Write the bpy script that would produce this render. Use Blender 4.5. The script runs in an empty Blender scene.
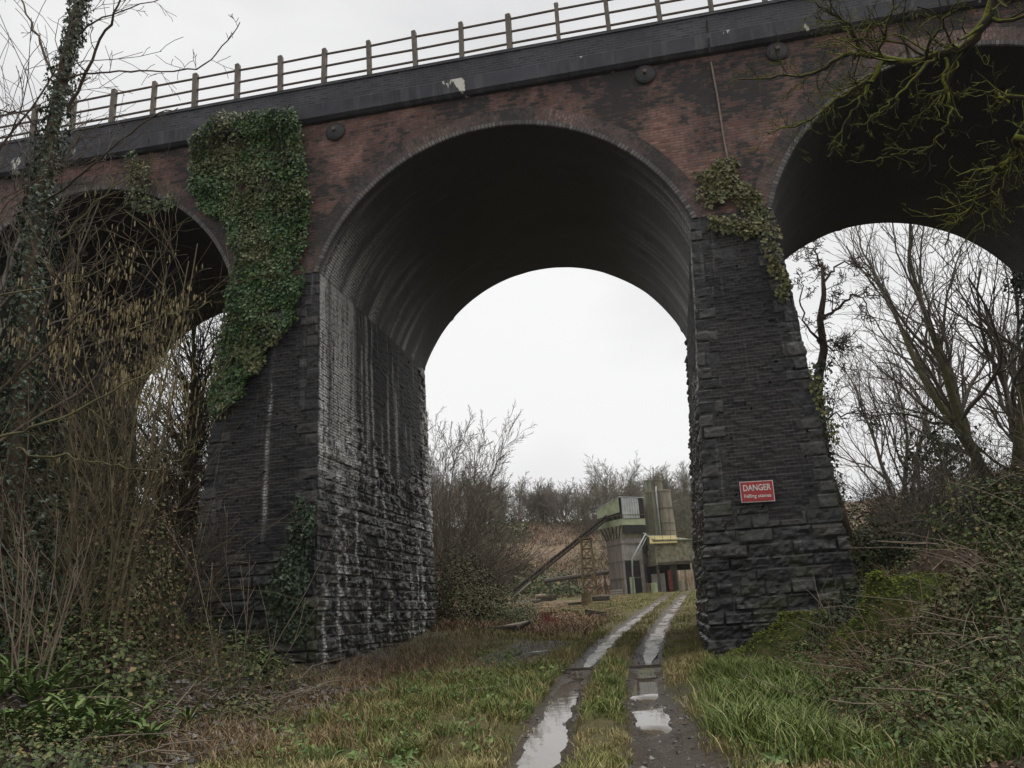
import bpy, bmesh, math, random
import numpy as np
from mathutils import Vector, Matrix

scene = bpy.context.scene
COL = scene.collection
R = math.radians

# ------------------------------------------------------------------ camera
FPX = 810.742
PIT, ROL, YAW = 0.2793, -0.0626, -0.1770
CAM = np.array([0.0, 0.0, 1.7])
_cy, _sy = math.cos(YAW), math.sin(YAW)
_F0 = np.array([_sy, _cy, 0]); _R0 = np.array([_cy, -_sy, 0]); _U0 = np.array([0, 0, 1.0])
_F = _F0 * math.cos(PIT) + _U0 * math.sin(PIT)
_U = _U0 * math.cos(PIT) - _F0 * math.sin(PIT)
CR = _R0 * math.cos(ROL) + _U * math.sin(ROL)
CU = _U * math.cos(ROL) - _R0 * math.sin(ROL)
CF = _F

def at(x, y, Y):
    """survey helper: point of the site at depth Y that was measured at (x, y) on the photograph"""
    d = CF + CR * (x - 512) / FPX - CU * (y - 384) / FPX
    return CAM + d * (Y / d[1])

cam_d = bpy.data.cameras.new('camera')
cam = bpy.data.objects.new('camera', cam_d); COL.objects.link(cam)
cam_d.sensor_width = 36; cam_d.lens = 36 * FPX / 1024
cam_d.clip_start = 0.05; cam_d.clip_end = 2000
cam.matrix_world = Matrix(((CR[0], CU[0], -CF[0], CAM[0]), (CR[1], CU[1], -CF[1], CAM[1]), (CR[2], CU[2], -CF[2], CAM[2]), (0, 0, 0, 1)))
scene.camera = cam

# ------------------------------------------------------------------ noise
def _h(ix, iy, seed=0):
    n = (ix.astype(np.int64) * 374761393 + iy.astype(np.int64) * 668265263 + seed * 1442695041) & 0xffffffff
    n = ((n ^ (n >> 13)) * 1274126177) & 0xffffffff
    n = ((n ^ (n >> 15)) * 2246822519) & 0xffffffff
    return ((n ^ (n >> 16)) & 0xffffff) / float(0x1000000)

def vn(x, y, seed=0):
    x = np.asarray(x, float); y = np.asarray(y, float)
    ix = np.floor(x); iy = np.floor(y); fx = x - ix; fy = y - iy
    fx = fx * fx * (3 - 2 * fx); fy = fy * fy * (3 - 2 * fy)
    a = _h(ix, iy, seed); b = _h(ix + 1, iy, seed); c = _h(ix, iy + 1, seed); d = _h(ix + 1, iy + 1, seed)
    return (a * (1 - fx) + b * fx) * (1 - fy) + (c * (1 - fx) + d * fx) * fy

def fbm(x, y, seed=0, o=4):
    s = 0; a = 0.5; t = 0
    for i in range(o):
        s = s + a * vn(np.asarray(x) * 2 ** i + 17.3 * i, np.asarray(y) * 2 ** i - 9.1 * i, seed + i); t += a; a *= 0.5
    return s / t

def sst(a, b, x):
    t = np.clip((np.asarray(x, float) - a) / (b - a), 0, 1)
    return t * t * (3 - 2 * t)

# ------------------------------------------------------------------ objects
def tag(o, label=None, cat=None, group=None, kind=None):
    if label: o['label'] = label
    if cat: o['category'] = cat
    if group: o['group'] = group
    if kind: o['kind'] = kind
    return o

def thing(name, label, cat, loc=(0, 0, 0), rz=0, group=None):
    o = bpy.data.objects.new(name, None); COL.objects.link(o)
    o.empty_display_size = 0.2
    o.location = loc; o.rotation_euler = (0, 0, rz)
    return tag(o, label, cat, group)

def link(name, me, mat, parent=None, world=False):
    o = bpy.data.objects.new(name, me); COL.objects.link(o)
    if mat is not None:
        for m in (mat if isinstance(mat, (list, tuple)) else [mat]): me.materials.append(m)
    if parent is not None:
        o.parent = parent
        if world:                                   # mesh was written in world coordinates
            M = Matrix.Translation(parent.location) @ parent.rotation_euler.to_matrix().to_4x4()
            me.transform(M.inverted())
    return o

def copy_tree(o, parent=None):
    c = o.copy(); COL.objects.link(c); c.parent = parent
    for ch in list(o.children): copy_tree(ch, c)
    return c

def npmesh(name, V, faces, smooth=False, uv=None, attrs=None):
    """faces: (n,k) array or list of such arrays"""
    if not isinstance(faces, list): faces = [faces]
    me = bpy.data.meshes.new(name)
    V = np.asarray(V, np.float32)
    me.vertices.add(len(V)); me.vertices.foreach_set('co', V.ravel())
    nl = sum(f.size for f in faces); npoly = sum(len(f) for f in faces)
    me.loops.add(nl); me.polygons.add(npoly)
    li = np.concatenate([f.ravel() for f in faces]).astype(np.int32)
    tot = np.concatenate([np.full(len(f), f.shape[1]) for f in faces])
    st = np.concatenate([[0], np.cumsum(tot)[:-1]]).astype(np.int32)
    me.loops.foreach_set('vertex_index', li); me.polygons.foreach_set('loop_start', st)
    me.update(calc_edges=True)
    me.polygons.foreach_set('use_smooth', np.full(npoly, bool(smooth)))
    if uv is not None:
        l = me.uv_layers.new(name='UVMap'); l.data.foreach_set('uv', np.asarray(uv, np.float32)[li].ravel())
    for k, a in (attrs or {}).items():
        at_ = me.attributes.new(k, 'FLOAT', 'POINT'); at_.data.foreach_set('value', np.asarray(a, np.float32).ravel())
    me.validate()
    return me

def gridfaces(nu, nv, wrap=False):
    i = np.arange(nu if wrap else nu - 1); j = np.arange(nv - 1)
    I, J = np.meshgrid(i, j, indexing='ij'); I2 = (I + 1) % nu
    return np.stack([I * nv + J, I2 * nv + J, I2 * nv + J + 1, I * nv + J + 1], -1).reshape(-1, 4)

class MB:
    def __init__(s): s.v = []; s.f = []
    def add(s, vs, fs):
        b = len(s.v); s.v.extend([tuple(map(float, v)) for v in vs]); s.f.extend([tuple(b + i for i in f) for f in fs])
    def box(s, c, d, rz=0, taper=1.0, rx=0, ry=0):
        M = Matrix.Rotation(rz, 3, 'Z') @ Matrix.Rotation(ry, 3, 'Y') @ Matrix.Rotation(rx, 3, 'X')
        vs = []
        for z in (-.5, .5):
            k = taper if z > 0 else 1
            for x, y in ((-.5, -.5), (.5, -.5), (.5, .5), (-.5, .5)):
                p = M @ Vector((x * d[0] * k, y * d[1] * k, z * d[2])); vs.append((p.x + c[0], p.y + c[1], p.z + c[2]))
        s.add(vs, [(3, 2, 1, 0), (4, 5, 6, 7), (0, 1, 5, 4), (1, 2, 6, 5), (2, 3, 7, 6), (3, 0, 4, 7)])
    def tube(s, pts, rad, n=5, cap=True):
        pts = [Vector(p) for p in pts]; m = len(pts)
        if not hasattr(rad, '__len__'): rad = [rad] * m
        ref = Vector((0, 0, 1)); vs = []
        for i, p in enumerate(pts):
            t = (pts[min(i + 1, m - 1)] - pts[max(i - 1, 0)])
            if t.length < 1e-9: t = Vector((0, 0, 1))
            t.normalize()
            if i == 0:
                a = t.orthogonal().normalized()
            else:
                a = (a - t * a.dot(t))
                a = a.normalized() if a.length > 1e-6 else t.orthogonal().normalized()
            b = t.cross(a)
            for k in range(n):
                q = 2 * math.pi * k / n
                w = p + (a * math.cos(q) + b * math.sin(q)) * rad[i]; vs.append((w.x, w.y, w.z))
        fs = [(i * n + k, i * n + (k + 1) % n, (i + 1) * n + (k + 1) % n, (i + 1) * n + k) for i in range(m - 1) for k in range(n)]
        if cap: fs += [tuple(range(n - 1, -1, -1)), tuple((m - 1) * n + k for k in range(n))]
        s.add(vs, fs)
    def lathe(s, c, prof, n=20):
        vs = []
        for r, z in prof:
            for k in range(n):
                q = 2 * math.pi * k / n; vs.append((c[0] + r * math.cos(q), c[1] + r * math.sin(q), c[2] + z))
        m = len(prof)
        fs = [(i * n + k, i * n + (k + 1) % n, (i + 1) * n + (k + 1) % n, (i + 1) * n + k) for i in range(m - 1) for k in range(n)]
        fs += [tuple(range(n - 1, -1, -1)), tuple((m - 1) * n + k for k in range(n))]
        s.add(vs, fs)
    def mesh(s, name, smooth=False):
        me = bpy.data.meshes.new(name); me.from_pydata(s.v, [], s.f); me.update()
        if smooth: me.polygons.foreach_set('use_smooth', [True] * len(me.polygons))
        return me
    def build(s, name, mat, parent=None, smooth=False, world=False):
        return link(name, s.mesh(name, smooth), mat, parent, world)

# ------------------------------------------------------------------ materials
class NT:
    def __init__(s, name, rough=0.85, spec=0.3):
        s.m = bpy.data.materials.new(name); s.m.use_nodes = True
        s.t = s.m.node_tree; s.t.nodes.clear()
        s.out = s.n('ShaderNodeOutputMaterial'); s.b = s.n('ShaderNodeBsdfPrincipled')
        s.b.inputs['Roughness'].default_value = rough; s.b.inputs['Specular IOR Level'].default_value = spec
        s.l(s.b.outputs[0], s.out.inputs[0])
    def n(s, t, **kw):
        n = s.t.nodes.new(t)
        for k, v in kw.items(): setattr(n, k, v)
        return n
    def l(s, a, b): s.t.links.new(a, b)
    def put(s, sock, v):
        if hasattr(v, 'is_linked') or isinstance(v, bpy.types.NodeSocket): s.l(v, sock)
        elif isinstance(v, (tuple, list)) and len(v) == 3 and sock.type == 'RGBA': sock.default_value = (*v, 1)
        else: sock.default_value = v
    def coord(s, which='Object', scale=(1, 1, 1)):
        c = s.n('ShaderNodeTexCoord') if which != 'Position' else s.n('ShaderNodeNewGeometry')
        mp = s.n('ShaderNodeMapping'); mp.inputs['Scale'].default_value = scale
        s.l(c.outputs[which], mp.inputs['Vector']); return mp.outputs[0]
    def noise(s, vec, scale, detail=4, rough=0.55, out='Fac'):
        n = s.n('ShaderNodeTexNoise'); n.inputs['Scale'].default_value = scale; n.inputs['Detail'].default_value = detail
        n.inputs['Roughness'].default_value = rough
        if vec is not None: s.l(vec, n.inputs['Vector'])
        return n.outputs[out]
    def ramp(s, fac, stops):
        r = s.n('ShaderNodeValToRGB'); s.l(fac, r.inputs[0]); e = r.color_ramp.elements
        while len(e) < len(stops): e.new(0.5)
        for i, (p, c) in enumerate(stops):
            e[i].position = p; e[i].color = (*c, 1) if hasattr(c, '__len__') else (c, c, c, 1)
        return r.outputs[0]
    def mix(s, fac, a, b, mode='MIX'):
        n = s.n('ShaderNodeMix', data_type='RGBA', blend_type=mode)
        s.put(n.inputs[0], fac); s.put(n.inputs[6], a); s.put(n.inputs[7], b); return n.outputs[2]
    def math(s, op, a, b=0.0, clamp=False):
        n = s.n('ShaderNodeMath', operation=op); n.use_clamp = clamp
        s.put(n.inputs[0], a); s.put(n.inputs[1], b); return n.outputs[0]
    def attr(s, name): return s.n('ShaderNodeAttribute', attribute_name=name).outputs['Fac']
    def island(s): return s.n('ShaderNodeNewGeometry').outputs['Random Per Island']
    def bump(s, h, strength=0.4, dist=0.02):
        b = s.n('ShaderNodeBump'); b.inputs['Strength'].default_value = strength; b.inputs['Distance'].default_value = dist
        s.l(h, b.inputs['Height']); s.l(b.outputs[0], s.b.inputs['Normal'])
    def color(s, c): s.put(s.b.inputs['Base Color'], c); return s.m

def simple(name, c1, c2, scale=4, rough=0.85, spec=0.3, bump=0.3, bd=0.01, metal=0, stretch=(1, 1, 1)):
    m = NT(name, rough, spec); v = m.coord('Object', stretch)
    n = m.noise(v, scale, 6, 0.6)
    m.b.inputs['Metallic'].default_value = metal
    if bump: m.bump(m.noise(v, scale * 4, 5, 0.6), bump, bd)
    return m.color(m.ramp(n, [(0.3, c1), (0.7, c2)]))

def leafmat(name, stops, rough=0.5, spec=0.35, patch=None):
    m = NT(name, rough, spec)
    c = m.ramp(m.island(), stops)
    if patch:
        n = m.noise(m.coord('Position'), patch[0], 3, 0.6)
        f = m.ramp(n, [(patch[2], 0.0), (patch[3], 1.0)])
        c = m.mix(f, c, m.ramp(m.island(), patch[1]))
    return m.color(c)

def brickwork(name, colA, colB, soot, sootlo, soothi, mortar, bw=0.225, bh=0.072, white=None, swap=False, stone=False, rough=0.75, sootscale=0.35, sootattr=False, streak=(2.4, 0.16, 1), polar=False):
    m = NT(name, rough, 0.35)
    uv = m.coord('UV'); pos = m.coord('Object')
    br = m.n('ShaderNodeTexBrick'); m.l(uv, br.inputs['Vector'])
    br.inputs['Scale'].default_value = 1; br.inputs['Brick Width'].default_value = bw; br.inputs['Row Height'].default_value = bh
    br.inputs['Mortar Size'].default_value = 0.013; br.inputs['Mortar Smooth'].default_value = 0.4; br.inputs['Bias'].default_value = 0
    br.inputs['Color1'].default_value = (0, 0, 0, 1); br.inputs['Color2'].default_value = (1, 1, 1, 1); br.inputs['Mortar'].default_value = (0.5, 0.5, 0.5, 1)
    big = m.noise(pos, sootscale, 5, 0.62)
    det = m.noise(pos, 5.0, 5, 0.6)
    tone = m.math('ADD', m.math('MULTIPLY', br.outputs['Color'], 0.75), m.math('MULTIPLY', det, 0.35))
    c = m.ramp(tone, [(0.15, colA), (0.85, colB)])
    c = m.mix(br.outputs['Fac'], c, mortar)
    sf = m.math('ADD', big, m.math('MULTIPLY', m.math('SUBTRACT', br.outputs['Color'], 0.5), 0.16))
    sf = m.math('ADD', sf, m.math('MULTIPLY', m.math('SUBTRACT', det, 0.5), 0.3))
    c = m.mix(m.ramp(sf, [(sootlo, 0.0), (soothi, 1.0)]), c, soot)
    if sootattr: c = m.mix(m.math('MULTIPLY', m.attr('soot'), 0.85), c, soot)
    hgt = m.math('SUBTRACT', m.math('MULTIPLY', det, 0.5), br.outputs['Fac'])
    if stone:
        st = m.attr('stone'); tn = m.attr('tone')
        fine = m.noise(pos, 9, 6, 0.65)
        sc = m.ramp(m.math('ADD', m.math('MULTIPLY', tn, 0.7), m.math('MULTIPLY', fine, 0.5)), [(0.2, (0.011, 0.011, 0.012)), (0.55, (0.025, 0.025, 0.027)), (0.95, (0.062, 0.058, 0.053))])
        mossn = m.noise(pos, 1.3, 5, 0.65)
        low = m.attr('low')
        sc = m.mix(m.math('MULTIPLY', m.ramp(mossn, [(0.45, 0.0), (0.68, 1.0)]), low, True), sc, (0.045, 0.052, 0.022))
        sc = m.mix(m.attr('face'), (0.012, 0.012, 0.012), sc)
        c = m.mix(st, c, sc)
        hgt = m.mix(st, hgt, fine)
        m.l(m.math('SUBTRACT', 0.74, m.math('MULTIPLY', st, 0.34)), m.b.inputs['Roughness'])
    if white:
        sv = m.coord('UV', streak)
        s1 = m.noise(sv, 2.2, 6, 0.7)
        w = m.ramp(s1, [(white[0], 0.0), (white[1], 1.0)])
        patch = m.ramp(m.noise(m.coord('UV', (1.0, 0.6, 1)), 0.55, 4, 0.6), [(0.45, 0.0), (0.66, 1.0)])
        drip = m.attr('drip'); w = m.math('MULTIPLY', w, m.math('MAXIMUM', m.math('MULTIPLY', m.math('MULTIPLY', patch, white[2]), drip), 0.0))
        eff = m.attr('eff')
        sol = m.ramp(m.math('ADD', s1, m.math('MULTIPLY', m.math('SUBTRACT', m.noise(pos, 14, 4, 0.7), 0.5), 0.7)), [(0.36, 0.0), (0.56, 1.0)])
        w = m.math('MAXIMUM', w, m.math('MULTIPLY', sol, m.math('MULTIPLY', eff, 1.5), True))
        w = m.math('MULTIPLY', w, m.math('SUBTRACT', 1.15, br.outputs['Fac']), True)
        c = m.mix(w, c, (0.62, 0.61, 0.58))
    m.bump(hgt, 0.55, 0.018)
    return m.color(c)

M = {}
M['spandrel'] = brickwork('spandrel_brick', (0.125, 0.048, 0.034), (0.41, 0.215, 0.165), (0.030, 0.027, 0.026), 0.38, 0.56, (0.12, 0.10, 0.09), sootscale=0.42)
M['ring'] = brickwork('ring_brick', (0.075, 0.036, 0.029), (0.30, 0.18, 0.15), (0.036, 0.033, 0.032), 0.38, 0.57, (0.10, 0.088, 0.08), bw=0.113, bh=0.075)
M['edge'] = brickwork('edge_brick', (0.075, 0.070, 0.068), (0.20, 0.185, 0.175), (0.07, 0.067, 0.065), 0.5, 0.7, (0.05, 0.048, 0.046), bw=0.3, bh=0.09)
M['pier'] = brickwork('pier_masonry', (0.006, 0.006, 0.008), (0.040, 0.034, 0.032), (0.008, 0.008, 0.010), 0.44, 0.64, (0.055, 0.053, 0.051), white=(0.54, 0.64, 1.0), stone=True, rough=0.42)
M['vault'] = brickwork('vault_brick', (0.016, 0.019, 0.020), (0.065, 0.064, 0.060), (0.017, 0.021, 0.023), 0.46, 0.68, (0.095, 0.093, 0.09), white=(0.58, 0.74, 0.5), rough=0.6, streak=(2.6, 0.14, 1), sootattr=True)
M['parapet'] = brickwork('parapet_brick', (0.014, 0.015, 0.021), (0.072, 0.072, 0.082), (0.024, 0.025, 0.030), 0.42, 0.64, (0.072, 0.072, 0.078), rough=0.6)
m = NT('cornice_stone', 0.65, 0.35); pos = m.coord('Object')
c = m.ramp(m.noise(pos, 1.2, 6, 0.6), [(0.3, (0.024, 0.025, 0.033)), (0.7, (0.056, 0.057, 0.068))])
m.bump(m.noise(pos, 12, 5, 0.6), 0.3, 0.01)
c = m.mix(m.ramp(m.noise(m.coord('Object', (1, 1, 0.45)), 1.9, 5, 0.55), [(0.625, 0.0), (0.64, 1.0)]), c, (0.55, 0.53, 0.47))
jb = m.n('ShaderNodeTexBrick'); m.l(m.coord('UV'), jb.inputs['Vector']); jb.inputs['Scale'].default_value = 1; jb.inputs['Brick Width'].default_value = 1.83; jb.inputs['Row Height'].default_value = 7.3; jb.inputs['Mortar Size'].default_value = .012
jb.inputs['Color1'].default_value = (.90, .90, .90, 1); jb.inputs['Color2'].default_value = (1.1, 1.1, 1.1, 1); jb.inputs['Mortar'].default_value = (.6, .6, .6, 1)
c = m.mix(1.0, c, jb.outputs['Color'], 'MULTIPLY')
st_ = m.ramp(m.noise(m.coord('Object', (3.2, 1, .35)), 1.6, 5, .65), [(.52, 0.0), (.72, 1.0)]); c = m.mix(m.math('MULTIPLY', st_, .35), c, (.16, .155, .14))
M['cornice'] = m.color(c)
M['iron'] = simple('black_iron', (0.03, 0.03, 0.033), (0.055, 0.05, 0.05), 6, 0.6)
M['rail'] = simple('brown_rail', (0.10, 0.075, 0.06), (0.16, 0.12, 0.10), 5, 0.8)
M['post'] = simple('weathered_post', (0.11, 0.095, 0.08), (0.20, 0.17, 0.145), 5, 0.9)
M['dark_void'] = simple('dark_interior', (0.012, 0.012, 0.012), (0.03, 0.028, 0.026), 2, .9)  # near-black: stands in for shade in openings, also used on joints and belt
M['seam'] = simple('pale_seam', (0.16, 0.13, 0.11), (0.28, 0.23, 0.19), 5, 0.9)
M['bark'] = simple('bark_brown', (0.058, 0.043, 0.031), (0.13, 0.10, 0.073), 6, 0.9, 0.2, 0.5, 0.02, stretch=(1, 1, .3))
M['bark_grey'] = simple('bark_grey', (0.075, 0.065, 0.055), (0.15, 0.13, 0.11), 6, 0.9, 0.2, 0.4, 0.02, stretch=(1, 1, .3))
M['bark_hazel'] = simple('bark_hazel', (0.075, 0.06, 0.036), (0.165, 0.135, 0.082), 5, .9, .2, .3)
M['bark_pale'] = simple('bark_pale', (0.14, 0.11, 0.085), (0.26, 0.21, 0.16), 4, 0.9, 0.2, 0.3, 0.01)
M['bark_green'] = simple('bark_greenish', (0.065, 0.06, 0.03), (0.15, 0.14, 0.07), 5, 0.9, 0.2, 0.4, 0.02)
M['twig_red'] = simple('red_twigs', (0.20, 0.04, 0.035), (0.30, 0.08, 0.06), 5, 0.8)
m = NT('mossy_bark', 0.95, 0.1); pos = m.coord('Position')
g = m.n('ShaderNodeNewGeometry'); sp = m.n('ShaderNodeSeparateXYZ'); m.l(g.outputs['Normal'], sp.inputs[0])
f = m.math('ADD', m.math('MULTIPLY', sp.outputs['Z'], 0.30), m.noise(pos, 3.0, 4, 0.6))
mc = m.ramp(m.noise(pos, 22, 3, 0.6), [(0.3, (0.065, 0.075, 0.012)), (0.7, (0.17, 0.18, 0.03))])
m.bump(m.noise(pos, 40, 4, 0.6), 0.8, 0.02)
M['mossbark'] = m.color(m.mix(m.ramp(f, [(0.42, 0.0), (0.56, 1.0)]), (0.05, 0.042, 0.032), mc))
M['ivy'] = leafmat('ivy_leaves', [(0.0, (0.013, 0.040, 0.008)), (0.5, (0.030, 0.078, 0.014)), (0.85, (0.060, 0.125, 0.022)), (1.0, (0.14, 0.18, 0.045))], 0.36, 0.45,
                   (0.55, [(0.0, (0.045, 0.055, 0.014)), (0.7, (0.105, 0.115, 0.030)), (1.0, (0.20, 0.16, 0.08))], 0.49, 0.62))
M['ivy_yellow'] = leafmat('yellow_green_ivy', [(0.0, (0.035, 0.045, 0.012)), (0.5, (0.085, 0.09, 0.022)), (0.9, (0.16, 0.15, 0.05)), (1.0, (0.24, 0.20, 0.10))], 0.45, 0.4)
M['ivy_dark'] = leafmat('dark_ivy', [(0.0, (0.012, 0.026, 0.012)), (0.6, (0.025, 0.05, 0.02)), (1.0, (0.06, 0.09, 0.04))], 0.4, 0.4)
M['bramble'] = leafmat('bramble_leaves', [(0.0, (0.026, 0.042, 0.012)), (0.5, (0.058, 0.088, 0.022)), (0.85, (0.12, 0.14, 0.042)), (1.0, (0.22, 0.15, 0.07))], 0.55, 0.3)
M['olive'] = leafmat('olive_leaves', [(0.0, (0.045, 0.052, 0.018)), (0.5, (0.085, 0.092, 0.032)), (1.0, (0.15, 0.135, 0.06))], 0.6, 0.3)
M['fern'] = leafmat('fern_fronds', [(0.0, (0.055, 0.095, 0.026)), (0.6, (0.12, 0.185, 0.055)), (1.0, (0.21, 0.26, 0.09))], 0.55, 0.3)
M['dead'] = leafmat('dead_leaves', [(0.0, (0.055, 0.035, 0.02)), (0.5, (0.12, 0.08, 0.048)), (0.9, (0.20, 0.14, 0.09)), (1.0, (0.29, 0.23, 0.165))], 0.8, 0.2)
M['catkin'] = leafmat('catkins', [(0.0, (0.13, 0.105, 0.055)), (0.6, (0.23, 0.185, 0.095)), (1.0, (0.33, 0.275, 0.16))], 0.8, 0.2)
M['grass'] = leafmat('grass_blades', [(0.0, (0.075, 0.092, 0.020)), (0.55, (0.145, 0.168, 0.036)), (0.85, (0.225, 0.225, 0.062)), (1.0, (0.36, 0.31, 0.16))], 0.6, 0.25,
                     (0.7, [(0.0, (0.14, 0.118, 0.046)), (0.5, (0.28, 0.23, 0.095)), (1.0, (0.42, 0.35, 0.18))], 0.44, 0.60))
M['lush'] = leafmat('lush_grass', [(0.0, (0.055, 0.085, 0.018)), (0.5, (0.11, 0.16, 0.032)), (0.85, (0.18, 0.22, 0.055)), (1.0, (0.33, 0.29, 0.15))], 0.55, 0.3)
M['straw'] = leafmat('straw_grass', [(0.0, (0.09, 0.06, 0.032)), (0.5, (0.18, 0.125, 0.065)), (1.0, (0.32, 0.245, 0.14))], 0.8, 0.2)
M['bracken'] = leafmat('dead_bracken', [(0.0, (0.09, 0.058, 0.036)), (0.5, (0.19, 0.125, 0.08)), (1.0, (0.30, 0.215, 0.13))], 0.85, 0.2)
M['moss'] = leafmat('moss_clumps', [(0.0, (0.040, 0.055, 0.010)), (0.5, (0.09, 0.11, 0.018)), (1.0, (0.16, 0.18, 0.04))], 0.95, 0.1)

# ground: weights painted from where each material lies
m = NT('ground_soil', 0.9, 0.25); pos = m.coord('Position')
n1 = m.noise(pos, 1.1, 6, 0.65); n2 = m.noise(pos, 9, 6, 0.65); n3 = m.noise(pos, 34, 4, 0.65)
grass = m.mix(m.ramp(n1, [(0.35, 0.0), (0.68, 1.0)]), m.ramp(n2, [(0.3, (0.055, 0.060, 0.022)), (0.7, (0.12, 0.122, 0.045))]), m.ramp(n2, [(0.3, (0.10, 0.08, 0.036)), (0.7, (0.22, 0.18, 0.085))]))
litter = m.ramp(m.math('ADD', m.math('MULTIPLY', n2, 0.6), m.math('MULTIPLY', n3, 0.4)), [(0.35, (0.036, 0.026, 0.017)), (0.55, (0.085, 0.061, 0.041)), (0.7, (0.16, 0.12, 0.085))])
mud = m.ramp(m.math('ADD', m.math('MULTIPLY', n2, .55), m.math('MULTIPLY', n3, .45)), [(0.32, (0.028, 0.020, 0.013)), (0.52, (0.068, 0.050, 0.035)), (0.68, (0.13, 0.10, 0.075))])
vor = m.n('ShaderNodeTexVoronoi'); vor.inputs['Scale'].default_value = 26; m.l(pos, vor.inputs['Vector'])
gravel = m.ramp(m.math('ADD', m.math('MULTIPLY', vor.outputs['Color'], 0.6), m.math('MULTIPLY', n3, 0.4)), [(0.2, (0.085, 0.08, 0.072)), (0.8, (0.27, 0.255, 0.235))])
bra = m.ramp(m.math('ADD', m.math('MULTIPLY', n1, 0.5), m.math('MULTIPLY', n2, 0.5)), [(0.35, (0.095, 0.062, 0.042)), (0.5, (0.18, 0.122, 0.082)), (0.65, (0.26, 0.21, 0.12))])
c = m.mix(m.attr('litter'), grass, litter); c = m.mix(m.attr('bracken'), c, bra); c = m.mix(m.attr('gravel'), c, gravel); c = m.mix(m.attr('mud'), c, mud)
m.l(m.math('SUBTRACT', 0.92, m.math('MULTIPLY', m.attr('mud'), 0.55)), m.b.inputs['Roughness'])
m.bump(m.math('ADD', n2, m.math('MULTIPLY', n3, 0.8)), 1.0, 0.07)
M['ground'] = m.color(c)
m = NT('muddy_water', 0.03, 0.5); m.b.inputs['IOR'].default_value = 1.5
m.bump(m.noise(m.coord('Position'), 5, 3, 0.5), 0.05, 0.02)
M['water'] = m.color(m.ramp(m.noise(m.coord('Position'), 1.5, 3), [(0.3, (0.085, 0.066, 0.048)), (0.7, (0.13, 0.11, 0.085))]))

m = NT('wet_mud', 0.22, 0.8); m.b.inputs['IOR'].default_value = 1.6; wn = m.noise(m.coord('Position', (1.4, .7, 1)), 3.2, 6, 0.65)
m.bump(wn, 0.5, 0.05)
m.l(m.ramp(m.noise(m.coord('Position', (1, .5, 1)), 1.6, 4, .6), [(.42, .12), (.62, .5)]), m.b.inputs['Roughness'])
M['wet'] = m.color(m.ramp(wn, [(0.3, (0.13, 0.11, 0.092)), (0.7, (0.25, 0.222, 0.195))]))

# ------------------------------------------------------------------ terrain
_py = [-20, 0, 8, 9.4, 10.7, 12.3, 14.5, 18, 23, 32, 40, 53, 66, 80]
_px = [-.7, -.8, -.86, -.95, -1.08, -1.18, -1.29, -1.33, -1.34, -1.12, -.87, -.38, .06, .5]
def pathx(y): return np.interp(y, _py, _px)
HG = 0.62
def base_z(y): return np.where(y < 75, 0.04 * np.maximum(y, -30), 3.0 + 0.5 * sst(75, 110, y))
def bank(x, y):
    h = 1.9 * sst(-5.8, -13.5, x) * sst(48, 28, y) * sst(-2, 6, y)
    h = h + 1.6 * sst(1.3, 6.2, x) * sst(70, 40, y) * sst(-2, 5, y)
    h = h + 1.5 * sst(3.6, 9.5, x) * sst(19, 29, y) * sst(70, 45, y)
    h = h + 0.75 * np.exp(-((x - 4.1) / 1.0) ** 2 - ((y - 14.8) / 1.3) ** 2)
    h = h + 0.3 * np.exp(-((x - 2.3) / 1.0) ** 2 - ((y - 15.9) / 0.9) ** 2)
    h = h + 0.35 * np.exp(-((x + 6.2) / 1.6) ** 2 - ((y - 25) / 3.0) ** 2)
    return h
def hill(x, y):
    yy = y + 0.22 * np.minimum(x, 10) * -1
    h = 12.5 * sst(92, 138, yy + 5 * (vn(x / 14, y / 14, 5) - .5)) + 7 * sst(138, 260, y)
    side = 9 * sst(26, 75, np.abs(x + 4)) * sst(35, 80, y) * (1 - 0.5 * sst(92, 138, y))
    return h + side
def ground(x, y, detail=True):
    x = np.asarray(x, float); y = np.asarray(y, float)
    h = base_z(y) + bank(x, y) + hill(x, y)
    dx = x - pathx(y); near = sst(72, 60, y)
    for s in (-1, 1):
        w = 0.27 + 0.06 * (vn(y * 0.7, s * 3.0, 3) - .5)
        h = h - near * (0.125 + 0.05 * (vn(y * 0.9, s * 9.0, 8) - .5) + 0.07 * (fbm(x * 2.6, y * 1.9, 88, 3) - .5)) * np.exp(-((dx - s * HG) / w) ** 2)
    h = h + near * 0.05 * np.exp(-(dx / 0.28) ** 2)
    off = sst(0.8, 1.6, np.abs(dx))
    h = h + off * 0.22 * (fbm(x * 0.7, y * 0.7, 11, 4) - .5) * (1 + 1.2 * sst(5, 9, np.abs(dx)))
    h = h + 0.075 * (fbm(x * 3.1, y * 3.1, 21, 3) - .5)
    h = h + sst(90, 110, y) * 2.2 * (fbm(x / 9, y / 9, 31, 4) - .5)
    return h

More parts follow.
